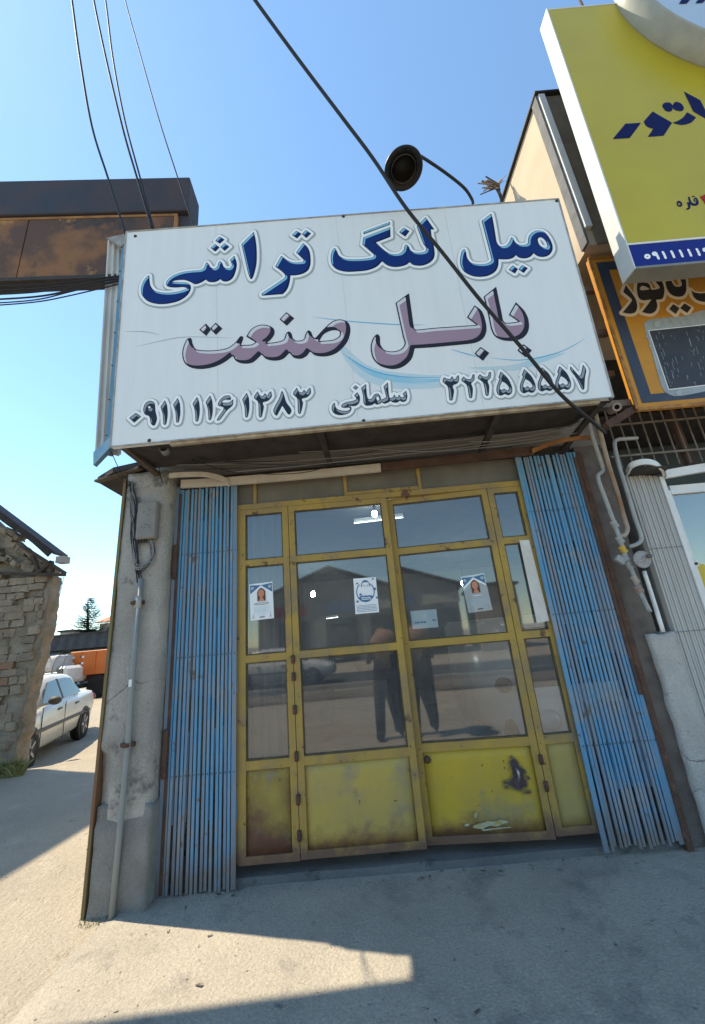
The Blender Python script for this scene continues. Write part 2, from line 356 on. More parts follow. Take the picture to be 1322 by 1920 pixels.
# ---------------------------------------------------------------- the shop building
shop = empty('shop_building', (2, 4, 0), 'single storey workshop with grey plastered corner pillar, yellow doors and blue gates', 'building')
def chip(p, q):
    # the outer left edge is broken away low down, the right edge is rounded
    if p.x < -1.93 and p.z < .95:
        q = q + Vector((.06*(.5+noise.noise(Vector((0, 3, p.z*5))))*(1-p.z/.95), .03, 0))
    if p.x > -1.63 and p.y < -.1: q = q + Vector((-.02, .02, 0))
    return q
obj('pillar', gridbox(-1.985, -1.60, -.14, .30, -.05, 3.17, .045, .012, 5, 2.5, chip), pillm, shop, smooth=True)
obj('pillar_footing', gridbox(-1.975, -1.59, -.152, .2, -.05, .60, .04, .012, 15, 4, lambda p, q: q if p.z < .5 else q+Vector((0, .02, .10*noise.noise(Vector((p.x*5, 1, 0)))))), pillraw, shop, smooth=True)
bm = BM(); box(bm, -2.012, -1.99, -.15, -.05, -.03, 3.12); obj('edge_strip', bm, mat('edge_strip', (.16,.17,.07), (.18,.09,.05), 3, .7, stretch=(1,1,.6)), shop)
wallp = mat('back_wall', (.30,.28,.25), (.22,.21,.19), 1.2, .9)
bm = BM(); box(bm, -2.0, -1.8, .31, 9.6, -.05, 3.5); box(bm, -1.8, 6.0, 9.45, 9.6, -.05, 3.5); box(bm, 5.8, 6.0, .9, 9.44, -.05, 3.5); obj('wall', bm, wallp, shop)
bm = BM(); box(bm, -1.79, 5.79, .9, 9.44, 3.40, 3.48); obj('ceiling', bm, WALLM, shop)
bm = BM(); box(bm, -2.05, 6.05, .14, 9.65, 3.52, 3.60); obj('roof', bm, darkiron, shop)
bm = BM(); box(bm, -1.99, 2.44, .12, .30, 3.13, 5.35); obj('parapet', bm, wallp, shop)
bm = BM(); box(bm, 2.11, 2.36, .02, .30, -.03, 3.12); obj('door_pier', bm, mat('pier_dark', (.17,.145,.125), (.10,.085,.075), 5, .9, .5, 50), shop)
# soffit of sheet iron under the sign, brackets
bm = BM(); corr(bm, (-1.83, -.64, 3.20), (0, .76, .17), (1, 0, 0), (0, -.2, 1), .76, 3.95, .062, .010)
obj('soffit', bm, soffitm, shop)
for x in (-1.74, -.2, 1.2, 2.0):
    bm = BM(); bar(bm, (x, -.64, 3.165), (x+.04, .10, 3.12), .05, .03, Vector((0,0,1))); obj('bracket', bm, darkiron if x > -1.5 else mat('old_bracket', (.12,.09,.07), (.07,.055,.045), 8), shop)
# lintel strip above the transom
bm = BM(); box(bm, -1.59, 2.10, .055, .11, 3.07, 3.16); obj('lintel', bm, darkiron, shop)

# ---------------------------------------------------------------- the big sign
sb = P(207, 838, -.70); sbr = P(1150, 745, -.70); stl = P(237, 435, -.81); str_ = P(1047, 373, -.81)
F1 = Face(sb, sbr-sb, ((stl+str_)-(sb+sbr)))
cu = [F1.px(*q) for q in ((207,838),(1150,745),(1047,373),(237,435))]
sign = empty('shop_sign', (.1, -.6, 3.12), 'large white shop sign with blue and mauve Persian lettering above the doors', 'sign')
bm = BM(); prism(bm, [F1.at(a, b) for a, b in cu], F1.n*-.045); obj('face_panel', bm, panel_white, sign)
inn = [(cu[0][0]+.05, cu[0][1]+.02), (cu[1][0]-.05, cu[1][1]+.02), (cu[2][0]-.05, cu[2][1]-.03), (cu[3][0]+.05, cu[3][1]-.03)]
bm = BM(); prism(bm, [F1.at(a, b, -.046) for a, b in inn], F1.n*-.48); obj('back_box', bm, darkiron, sign)
bm = BM()
for (a, b) in zip(cu, cu[1:]+cu[:1]):
    bar(bm, F1.at(*a, .002), F1.at(*b, .002), .012, .006, F1.n)
obj('edge_trim', bm, mat('sign_edge', (.42,.42,.40), (.25,.22,.19), 10, .5), sign)
for q in ((254,443),(644,406),(1044,377),(280,826),(682,789),(1144,748),(700,505)):
    a, b = F1.px(*q)
    if q == (700,505): continue
    bm = BM(); lathe(bm, [(0, .008), (.011, .007), (.015, .001), (.015, 0)], F1.at(a, b), F1.n, 10); obj('bolt', bm, darkiron, sign, smooth=True)
for px in (405, 632, 840):               # joints between the panel sheets
    a0, b0 = F1.px(px, 430); bm = BM(); bar(bm, F1.at(a0, cu[0][1]+.03, .0005), F1.at(a0, cu[3][1]-.03, .0005), .0035, .0012, F1.n); obj('panel_joint', bm, mat('joint', (.58,.60,.60)), sign)
# corrugated return beside the sign, its blue batten and grey cap
c0 = P(176, 858, .02); c1 = P(207, 838, .02); c2 = P(240, 446, -.16); c3 = P(201, 447, -.16)
bm = BM(); corr(bm, c0, (1, 0, 0), c3-c0, (0, -1, 0), .27, (c3-c0).length, .058, .011); obj('side_panel', bm, corrw, sign)
b0 = P(203, 834, -.06); b1 = P(234, 456, -.24); bm = BM(); bar(bm, b0, b1, .046, .02); obj('side_batten', bm, bluetrim, sign)
for t in (.04, .2, .36, .52, .68, .84, .97):
    p = b0.lerp(b1, t)+Vector((-.02, -.012, 0)); bm = BM(); bmesh.ops.create_icosphere(bm, subdivisions=1, radius=.008, matrix=Matrix.Translation(p)); obj('rivet', bm, darkiron, sign)
bm = BM(); prism(bm, [P(199,446,-.17), P(236,438,-.27), P(237,455,-.27), P(226,462,-.25)], (0, .25, .01)); obj('side_cap', bm, mat('cap_grey', (.34,.34,.32), (.22,.2,.18), 12, .7), sign)
bm = BM(); prism(bm, [P(175,872,-.01), P(175,848,-.01), P(207,818,-.12), P(206,839,-.12)], (0, .05, .0)); obj('corner_flap', bm, bluetrim, sign)
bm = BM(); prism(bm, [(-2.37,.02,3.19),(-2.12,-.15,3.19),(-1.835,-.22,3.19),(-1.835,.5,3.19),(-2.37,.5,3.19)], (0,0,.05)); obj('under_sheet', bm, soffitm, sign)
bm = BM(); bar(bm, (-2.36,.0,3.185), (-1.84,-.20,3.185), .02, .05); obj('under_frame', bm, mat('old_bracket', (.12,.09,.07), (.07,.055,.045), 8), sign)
bm = BM(); bar(bm, F1.at(cu[0][0]+.45, cu[0][1]-.012, -.03), F1.at(cu[1][0]-.1, cu[1][1]-.012, -.03), .03, .035, F1.n); obj('bottom_rail', bm, mat('rail_cream', (.50,.44,.33), (.25,.18,.12), 6, .7), sign)

b3 = lambda hw, sh2=.008: [
    (lambda D, s: s(-.004, .005)-(hw+.012), ink['shade']), (lambda D, s: D-hw, ink['white']), (lambda D, s: D, ink['navy']),
    (lambda D, s: np.maximum(D+.004, s(.012, -.006)+.003), ink['blue']),
    (lambda D, s: np.maximum(D+.006, -(s(-.012, .018)+.004)), ink['cyan'])]
m3 = [(lambda D, s: D, ink['dark']), (lambda D, s: np.maximum(D+.010, s(.024, -.022)+.010), ink['mauve']),
      (lambda D, s: np.maximum(np.maximum(D+.010, s(.024, -.022)+.010), -(s(-.018, .022)+.010)), ink['silver'])]
k3 = [(lambda D, s: s(-.003, .005)-.030, ink['shade']), (lambda D, s: D-.021, ink['white']), (lambda D, s: D, ink['slate']),
      (lambda D, s: np.maximum(D+.006, -(s(-.010, .020)+.006)), ink['grey'])]
dia = lambda *p: [(x, y, 1) for x, y in p]
ZA = (850, 390, .1513); ZB = (610, 390, .1664); ZC = (480, 420, .09077); ZD = (250, 420, .1815); ZE = (690, 530, .2421); ZF = (330, 570, .2572); ZG = (820, 670, .2194); ZH = (230, 710, .2799); ZI = (610, 700, .1286)
printed(F1, 'lettering', sign, ZA, [
    [(470,72,1),(350,165,1),(410,400),(462,600),(470,655),(420,690),(330,702),(220,682),(170,620),(155,550),(135,515),(105,540),(85,620),(85,700),(130,790),(230,845),(340,858),(440,840),(520,790),(555,720),(560,638,1),(610,642),(680,640),(740,622),(775,588,1),(810,618),(880,630),(950,610),(993,565,1),(1040,600),(1110,612),(1180,590),(1225,530),(1225,460),(1190,380),(1140,315),(1080,285),(1010,290),(950,330),(925,390),(922,440),(880,462),(800,455),(760,420),(735,375),(715,370),(695,420),(660,465),(600,482),(560,465),(535,420),(520,330),(492,165)],
    [(1045,390),(1080,368),(1130,400),(1165,470),(1150,497),(1100,488),(1060,450)],
    dia((685,768),(735,715),(800,760),(760,818)), dia((806,765),(850,710),(922,750),(870,810))], b3(.023), label='blue lettering')
printed(F1, 'lettering', sign, ZB, [
    [(1130,108,1),(1030,210,1),(1100,400),(1138,460),(1120,495),(1060,508),(1000,503),(960,480),(935,432),(910,415),(895,430),(880,480),(840,515),(770,525),(700,505),(640,460),(570,393,1),(735,330,1),(732,220,1),(430,335,1),(418,415,1),(548,528,1),(540,555),(480,572),(350,582),(230,577),(160,545),(130,490),(105,455),(75,490),(62,560),(75,640),(130,695),(230,722),(350,720),(480,705),(580,665),(640,605,1),(690,645),(760,668),(840,665),(910,645),(950,615,1),(990,645),(1070,655),(1150,635),(1210,590),(1232,530),(1225,450),(1198,320),(1188,245,1),(1230,248,1)],
    dia((430,272),(728,160),(728,192),(430,302)), dia((830,275),(885,225),(948,265),(900,328))], b3(.023), label='blue lettering')
printed(F1, 'lettering', sign, ZC, [
    [(975,400,1),(830,595,1),(985,745,1),(975,785),(920,798),(800,802),(700,780),(610,730),(525,660,1),(400,885,1),(540,990),(605,1065),(590,1120),(480,1200),(300,1320),(120,1440,1),(130,1485),(300,1475),(560,1455,1),(650,1350),(700,1200),(715,1070,1),(850,1065),(980,1030),(1080,960),(1125,850),(1130,720),(1110,580),(1060,480)],
    dia((740,235),(835,145),(942,210),(850,308)), dia((948,215),(1035,130),(1140,205),(1040,300))], b3(.023), label='blue lettering')
printed(F1, 'lettering', sign, ZD, [
    [(1245,85,1),(1118,212,1),(1150,350),(1190,520),(1220,575),(1250,520),(1275,400),(1275,250),(1262,150)],
    [(1045,330,1),(1000,375,1),(1020,430),(990,462),(940,450),(920,410),(900,388),(880,405),(870,440),(840,465),(800,450),(780,420),(762,400),(745,420),(730,460),(690,480),(600,487),(500,502),(410,537),(355,582),(340,620),(360,650),(430,660),(520,655),(562,668,1),(500,692),(400,712),(300,712),(220,690),(180,640),(170,580),(165,535),(130,560),(95,620),(82,690),(100,750),(160,805),(260,830),(370,825),(480,795),(560,740),(595,680),(590,635),(550,610),(480,607),(398,600,1),(450,585),(530,582),(590,602),(640,625),(700,610),(752,578,1),(780,600),(830,605),(870,595),(900,572,1),(930,595),(980,595),(1030,560),(1060,490),(1070,410)],
    dia((848,175),(890,132),(945,165),(895,208)), dia((800,250),(845,210),(893,245),(850,290)), dia((902,240),(945,203),(995,238),(945,282))], b3(.023), label='blue lettering')
printed(F1, 'lettering', sign, ZE, [
    [(318,82,1),(213,158,1),(270,420),(283,475),(250,518),(190,533),(130,523),(97,480),(92,420),(70,400),(40,430),(20,500),(40,590),(100,647),(190,670),(270,652),(337,592),(362,510,1),(480,503),(700,483),(830,467),(892,432),(918,370),(908,290),(880,220),(825,175,1),(766,270,1),(840,328,1),(700,338),(500,352),(370,364),(355,340),(338,220)],
    [(993,32,1),(895,110,1),(930,250),(953,360),(985,418),(1050,448),(1130,451),(1202,427),(1243,370),(1243,290),(1212,220),(1145,152,1),(1090,250,1),(1165,302,1),(1080,312),(1050,300),(1032,220)],
    dia((823,550),(872,498),(940,545),(890,607)), dia((1155,525),(1203,476),(1270,525),(1222,580))], m3, label='mauve lettering with dark edge')
printed(F1, 'lettering', sign, ZF, [
    [(100,248),(78,260),(55,310),(46,370),(63,430),(110,464),(180,475),(270,462),(350,428),(415,380,1),(440,417),(490,435),(560,427),(625,370,1),(660,402),(720,414),(780,402),(828,357,1),(860,392),(910,400),(950,382),(978,347,1),(1020,377),(1100,382),(1180,352),(1247,280),(1272,200),(1257,138),(1200,113),(1140,128),(1080,180),(1015,250,1),(1000,240),(985,205),(965,193),(945,218),(930,258),(885,268),(855,255),(842,215),(820,201),(800,220),(785,260),(730,278),(660,285,1),(690,262),(718,220),(712,180),(670,156),(610,153),(550,183),(512,238,1),(580,280,1),(550,296),(475,300,1),(492,245),(470,236),(430,283),(370,323),(280,338),(190,338),(145,328),(122,290),(115,256)],
    [(1045,270,1),(1080,220),(1140,193),(1190,200),(1190,235),(1150,260),(1090,268)],
    dia((755,112),(805,60),(864,105),(808,160)), dia((170,188),(218,143),(258,185),(222,234)), dia((248,180),(290,136),(340,180),(292,227))], m3, label='mauve lettering with dark edge')
def shf(g, dx, dy): return [(p[0]+dx, p[1]+dy, *p[2:]) for p in g]
g2 = [(222,165,1),(205,200),(250,240),(272,345),(285,352),(297,345),(303,270),(290,225),(315,195),(318,148,1),(300,150),(288,185),(250,185)]
g5 = [(540,122,1),(520,175,1),(530,187),(505,260),(510,310),(540,330),(575,316,1),(610,326),(637,300),(635,250),(600,180)]; h5 = [(552,208,1),(532,262),(545,282),(570,268,1),(595,285),(612,265),(588,230)]
G_ = [[(55,172,1),(45,210),(88,255),(103,365),(118,372),(130,365),(142,290),(132,245),(170,225),(186,190),(181,152,1),(166,165),(155,185),(135,182),(126,162),(110,185),(85,185)], g2, shf(g2, 140, -20)]
for dx, dy in ((0,0),(200,-20),(352,-36),(502,-46)): G_ += [shf(g5, dx, dy), shf(h5, dx, dy)]
G_.append([(1135,75,1),(1135,110),(1185,180),(1230,270),(1243,280),(1254,270),(1260,180),(1270,110),(1242,62,1),(1228,135),(1212,160),(1180,128)])
printed(F1, 'lettering', sign, ZG, G_, k3, .005, label='black phone number')
g1 = [(285,145,1),(255,190,1),(270,240),(275,305),(284,312),(293,305),(303,250),(300,185)]
g3 = [(905,85,1),(880,127),(908,160),(913,250),(922,262),(933,255),(947,190),(940,162),(975,150),(1000,120),(995,85,1),(980,97),(970,115),(953,100),(940,118),(920,112)]
g8 = [(1067,80,1),(1050,130),(1010,212),(1030,250),(1048,225),(1070,182,1),(1112,242),(1132,212),(1098,160),(1080,105)]
printed(F1, 'lettering', sign, ZH, [dia((45,265),(90,230),(126,255),(80,297)),
    [(185,150),(215,165),(222,220),(232,270),(218,312),(205,316),(190,300),(180,255),(150,240),(140,205),(155,165)], [(170,190),(182,185),(190,195),(180,202)],
    g1, shf(g1, 85, -15), shf(g1, 215, -22), shf(g1, 302, -32),
    [(718,116),(682,118),(650,148),(640,180),(678,200),(640,262),(633,283),(655,275),(700,215),(738,180),(742,138,1),(715,160),(672,162),(670,152),(690,142),(725,143)],
    shf(g1, 547, -50), g3, g8, shf(g3, 262, -24)], k3, .005, label='black phone number')
printed(F1, 'lettering', sign, ZI, [
    [(1178,255,1),(1128,300,1),(1145,340),(1120,355),(1092,340),(1075,312),(1055,350),(1022,342),(1005,308),(985,350),(940,358),(925,300),(912,132,1),(848,195,1),(875,300),(885,350),(850,372),(818,385),(800,335),(770,300),(720,308),(690,350),(660,378),(622,370),(605,300),(594,160,1),(522,215,1),(550,330),(560,440),(600,475),(680,467),(720,440,1),(750,460),(800,447),(820,425,1),(860,447),(920,428),(950,405,1),(980,425),(1040,432),(1088,402,1),(1130,422),(1180,400),(1195,330)],
    [(742,352),(775,342),(788,385),(760,402)],
    [(465,278,1),(422,325,1),(452,378),(400,405),(320,420),(250,450),(233,490),(270,507),(340,505),(365,520),(330,547),(250,547),(180,525),(150,490),(135,432),(105,460),(93,520),(120,580),(190,612),(280,607),(350,577),(382,530),(372,488),(325,462,1),(400,482),(460,470),(500,420),(502,340)],
    dia((403,215),(440,178),(482,210),(445,247))], k3, .004, label='black name lettering')
def swoosh(pts, w, mt, h=.0010):
    q = smooth_path([Vector((*F1.px(*p), 0)) for p in pts], 8); V = []; n = len(q)
    for i, p in enumerate(q):
        t = i/(n-1); d = (q[min(i+1, n-1)]-q[max(i-1, 0)]).normalized(); s = Vector((-d.y, d.x, 0))*w*(.12+math.sin(math.pi*t))*.5
        V += [tuple(F1.at(*(p+s)[:2], h)), tuple(F1.at(*(p-s)[:2], h))]
    return obj('swoosh', (V, [], [[2*i, 2*i+1, 2*i+3, 2*i+2] for i in range(n-1)]), mt, sign)
palebl = mat('print_pale_blue', (.46,.63,.70), (.55,.64,.67), 3, .4); midbl = mat('print_swoosh_soft', (.24,.52,.68), (.40,.58,.68), 4, .4)
swoosh([(632,640),(690,700),(790,716),(930,706)], .13, palebl, .0003); swoosh([(650,668),(700,700),(770,714),(840,712)], .05, midbl, .0006)
swoosh([(640,661),(690,692),(750,706),(832,708)], .010, ink['swoosh'], .0009); swoosh([(585,594),(650,602),(750,609),(800,609)], .008, ink['swoosh'], .0009)
swoosh([(845,655),(880,665),(905,671)], .008, ink['swoosh'], .0009); swoosh([(918,671),(980,675),(1050,660),(1098,634)], .008, ink['swoosh'], .0009)
swoosh([(880,690),(960,690),(1010,676),(1060,662)], .055, palebl, .0004)
swoosh([(232,622),(270,622),(300,628)], .005, ink['grey'], .0009); swoosh([(256,650),(300,640),(350,632),(440,634)], .005, ink['grey'], .0009)

# ---------------------------------------------------------------- folding gates
def gate(x0, x1, z0, z1, n, label, tiers, seed, openside):
    r = random.Random(seed)
    g = empty('folding_gate', ((x0+x1)/2, 0, 0), label, 'gate', 'blue folding gates beside the yellow doors')
    pitch = (x1-x0)/n
    for i in range(n+1):
        x = x0+pitch*i; edge = i in (0, n); w = .0195 if not edge else .034
        dx = r.uniform(-.007, .007); x += r.uniform(-.003,.003); bm = BM(); bar(bm, (x+dx, -.006+r.uniform(-.003,.003), z0+r.uniform(-.01,.03)), (x-dx, -.006, z1-r.uniform(0,.02)), w, .012)
        obj('picket', bm, blue if r.random() < .65 else blue2, g)
    for (a, b, full) in tiers:
        if not full: continue
        for i in range(n+1):
            x = x0+pitch*i; k = i/n; k = k if openside > 0 else 1-k      # k: 0 tight .. 1 spread
            if r.random() < .04: continue
            tilt = (-1 if i % 2 else 1)*(.001+.019*max(0, k-.45)); bm = BM()
            bar(bm, (x-tilt, .006, a+r.uniform(-.012,.012)), (x+tilt, .006, b+r.uniform(-.012,.012)), pitch*(.72-.10*k), .005); obj('lattice_bar', bm, blue if r.random() < .75 else blue2, g)
        for zz in ((a+b)/2,):
            bm = BM()
            for i in range(n+1): bmesh.ops.create_icosphere(bm, subdivisions=1, radius=.0055, matrix=Matrix.Translation((x0+pitch*i, -.013, zz)))
            obj('rivet_row', bm, darkiron, g)['kind'] = 'stuff'
    return g
gl = gate(-1.545, -1.050, -.01, 3.03, 15, 'blue folding gate stacked against the plastered corner pillar', [(2.10,2.72,1),(1.27,1.85,1),(.42,1.03,1)], 3, 1)
gr = gate(1.555, 2.085, .04, 3.06, 16, 'blue folding gate stacked beside the gas pipes', [(2.22,2.82,1),(1.30,1.98,1),(.40,.98,1)], 4, -1)
for g, x, w in ((gl, -1.578, .03), (gr, 2.118, .045)):
    bm = BM(); box(bm, x-w/2, x+w/2, -.02, .02, -.02, 3.05); obj('side_channel', bm, blue2 if g is gl else rust, g)
bm = BM(); bar(bm, (-1.552, -.022, .02), (-1.552, -.022, 2.98), .022, .006); obj('rust_strip', bm, rust, gl)
for z0, z1 in ((.72, 1.05), (2.2, 2.5)):
    bm = bbox(-1.582, -1.548, -.045, -.018, z0, z1, .005); obj('lock_plate', bm, rust, gl)
bm = BM(); bar(bm, (2.075, -.02, 1.0), (2.075, -.02, 3.0), .03, .006); obj('rust_strip', bm, rust, gr)
# top guide rails of the gates: straight along the opening, curving out at the ends
def rail(name, pts, w, t, mt, label):
    q = smooth_path(pts, 8); bm = BM(); rings = []
    for i, p in enumerate(q):
        d = (q[min(i+1, len(q)-1)]-q[max(i-1, 0)]).normalized(); s = d.cross(Vector((0,0,1))).normalized()
        rings.append([bm.verts.new(p+s*(t/2*a)+Vector((0,0,w/2*b))) for a, b in ((-1,-1),(1,-1),(1,1),(-1,1))])
    for a, b in zip(rings, rings[1:]):
        for k in range(4): bm.faces.new((a[k], b[k], b[(k+1)%4], a[(k+1)%4]))
    bm.faces.new(rings[0]); bm.faces.new(rings[-1][::-1]); bmesh.ops.recalc_face_normals(bm, faces=bm.faces[:])
    return tag(obj(name, bm, mt), label, 'rail')
rail('guide_rail', [P(318,892,-.22), P(345,890,-.22), P(385,890,-.17), P(418,898,-.10), P(430,908,-.055)], .042, .02, beamw, 'short curved white gate rail at the head of the corner pillar')
rail('guide_rail', [P(340,908,-.045), P(425,903,-.045), P(570,891,-.045), P(714,877,-.045)], .075, .03, beamw, 'long white gate rail above the glazed doors')
rail('guide_rail', [P(716,876,-.043), P(850,862,-.043), P(1000,845,-.043)], .075, .03, rust, 'rusty brown gate rail above the glazed doors')
rail('guide_rail', [P(998,846,-.08), P(1030,833,-.14), P(1065,824,-.20), P(1108,820,-.22)], .035, .02, mat('rust_orange', (.36,.17,.06), (.20,.09,.04), 14, .8), 'curved orange rusted gate rail over the right blue gate')

# ---------------------------------------------------------------- yellow doors
LEAF = math.radians(-4.4)          # the right leaf stands slightly ajar inwards
door = empty('shop_door', (.25, .04, .055), 'yellow steel double door with glass panes and dented lower panels', 'door')
def quadbox(x0, x1, z0, z1, y0=.025, y1=.065): bm = BM(); box(bm, x0, x1, y0, y1, z0, z1); bmesh.ops.bevel(bm, geom=bm.edges[:], offset=.003, segments=1, affect='EDGES'); return bm
bm = BM()
for a in ((-1.05, 1.56, 2.785, 2.835), (-1.05, -1.02, .14, 2.785)): box(bm, a[0], a[1], .02, .075, a[2], a[3])
fr = obj('door_frame', bm, yellow, door)
for x0, x1 in ((-1.05,-.90), (-.865,-.06), (-.03, .62), (.655, 1.56)):
    bm = BM(); box(bm, x0, x1, .04, .055, 2.84, 3.065); obj('transom_panel', bm, greypanel, fr)
for x in (-.882, -.045, .638):
    obj('transom_post', quadbox(x-.016, x+.016, 2.836, 3.06, .022, .07), yellow, fr)
obj('transom_rail', quadbox(-.03, .62, 2.838, 2.87, .016, .05), yellow, fr)
def leaf(x0, x1, zb, name, lo_mat, rot=0, hinge=None, frame_mat=yellow):
    fw = .052
    bm = BM(); y0, y1 = .018, .062
    for z0, z1 in ((zb, zb+.05), (.715, .775), (1.475, 1.53), (2.262, 2.318), (2.735, 2.782)):
        box(bm, x0+fw, x1-fw, y0+.002, y1-.002, z0, z1)
    box(bm, x0, x0+fw, y0, y1, zb, 2.782); box(bm, x1-fw, x1, y0, y1, zb, 2.782)
    L = obj(name, bm, frame_mat, door)
    for z0, z1 in ((.775, 1.475), (1.53, 2.262), (2.318, 2.735)):
        bm = BM(); bm.faces.new([bm.verts.new(p) for p in ((x0+fw-.004,.042,z0-.004),(x1-fw+.004,.042,z0-.004),(x1-fw+.004,.042,z1+.004),(x0+fw-.004,.042,z1+.004))]); obj('pane', bm, glass, L)
        bm = BM()
        for a in ((x0+fw, x1-fw, z0, z0+.010), (x0+fw, x1-fw, z1-.010, z1), (x0+fw, x0+fw+.010, z0+.010, z1-.010), (x1-fw-.010, x1-fw, z0+.010, z1-.010)): box(bm, a[0], a[1], .028, .040, a[2], a[3])
        obj('glazing_bead', bm, mat('bead_dark', (.13,.10,.04), (.06,.05,.04), 9, .7), L)
    bm = gridbox(x0+fw-.004, x1-fw+.004, .032, .05, zb+.046, .719, .08, .004, x0*3); obj('lower_panel', bm, lo_mat, L, smooth=True)
    if rot:
        L.matrix_parent_inverse = Matrix.Translation(ROOT[door.name]).inverted() @ Matrix.Translation((hinge, .04, 0)) @ Matrix.Rotation(rot, 4, 'Z') @ Matrix.Translation((-hinge, -.04, 0))
    return L
Ls = leaf(-1.022, -.585, .13, 'side_light', yellow_rust)
L1 = leaf(-.58, .316, .135, 'door_leaf', yellow_lo)
L2 = leaf(.320, 1.232, .125, 'door_leaf', mat('door_yellow_bright', (.47,.335,.035), (.38,.28,.06), 2.5, .5, .2, 40, spots=[((.27,.225,.11), 2.2, .54, .12), ((.07,.05,.03), 13, .64, .05), ((.30,.32,.30), 5, .70, .05)], low=((.17,.10,.05), .24, .10)), LEAF, 1.232)
Rs = leaf(1.236, 1.56, .14, 'side_light', mat('door_yellow_dull', (.36,.28,.085), (.30,.24,.10), 2, .6, .2, 40, spots=[((.12,.09,.05), 9, .68, .06)]))
for x, zs in ((-.582, (.28,.50,.78,1.10,1.34,1.47)), (1.234, (.45,.62))):
    for z in zs:
        bm = BM(); lathe(bm, [(0,0),(.014,.001),(.016,.02),(.016,.045),(.014,.064),(0,.065)], (x, .008, z-.03), (0,0,1), 10); obj('hinge', bm, rust, L1 if x < 0 else L2, smooth=True)
bm = BM()                                       # dented oily smear and pull on the right leaf
zq = (740, 1180, .31); zs = (740+.31*.2*745, 1180+.31*.2*875, .31*.8); FD = Face((.32, .0, 0), (math.cos(LEAF), math.sin(LEAF), 0), (0, 0, 1)); FD.o = Vector((1.232, .04, 0)) + Matrix.Rotation(LEAF, 3, 'Z') @ Vector((.32-1.232, -.015, 0))
sm = printed(FD, 'oil_smear', L2, zs, [[(705,756),(684,790),(702,840),(708,885),(690,915),(668,935),(668,955),(700,965),(720,985),(765,992),(780,975),(808,965),(806,920),(785,905),(788,875),(802,855),(770,825),(755,815),(735,775)], [(640,935),(655,928),(662,940),(648,950)], [(650,965),(660,960),(668,970),(656,978)], [(815,900),(822,895),(828,905),(818,912)], [(690,748),(695,742),(700,752),(692,757)], [(790,1008),(830,1003),(838,1012),(800,1016)]], [(lambda D, s: D-.010+.006*np.sin(np.arange(D.shape[1])*1.7)[None,:]*np.sin(np.arange(D.shape[0])*1.3)[:,None], mat('oil_thin', (.16,.12,.05), (.22,.17,.05), 30, .5)), (lambda D, s: D, mat('oil', (.045,.035,.045), (.09,.07,.07), 20, .4))], .006, h0=.006)
pr = printed(FD, 'bare_patch', L2, zq, [[(470,1195),(500,1175),(540,1166),(560,1156),(600,1160),(640,1150),(690,1163),(650,1176),(620,1190),(570,1186),(530,1205)], [(520,1212),(600,1200),(700,1192),(705,1197),(620,1206),(540,1217)], [(420,1180),(440,1172),(452,1183),(430,1190)], [(480,1110),(495,1100),(500,1120),(486,1140)]], [(lambda D, s: D, mat('bare_patch', (.42,.44,.42), (.34,.29,.06), 14, .5))], .006, h0=.006)
for o in (sm, pr): o.parent = L2; o.matrix_parent_inverse = (Matrix.Translation((1.232,.04,0)) @ Matrix.Rotation(LEAF, 4, 'Z') @ Matrix.Translation((-1.232,-.04,0))).inverted()
hp = FD.at(*FD.px(968, 1450)); bm = BM(); tube(bm, smooth_path([hp+Vector((0,.0,.035)), hp+Vector((0,-.045,.03)), hp+Vector((0,-.05,-.01)), hp+Vector((.0,-.03,-.035)), hp+Vector((0,.0,-.035))], 4), .010, 8)
ho = obj('pull_handle', bm, mat('steel_worn', (.30,.30,.31), rough=.35, metal=.7), L2, smooth=True); ho.matrix_parent_inverse = sm.matrix_parent_inverse.copy()
hk = FD.at(*FD.px(801, 1424)); bm = BM(); lathe(bm, [(0,.03),(.018,.028),(.026,.012),(.026,-.004)], hk, (0,-1,0), 14); ho = obj('lock_boss', bm, rust, L2, smooth=True); ho.matrix_parent_inverse = sm.matrix_parent_inverse.copy()

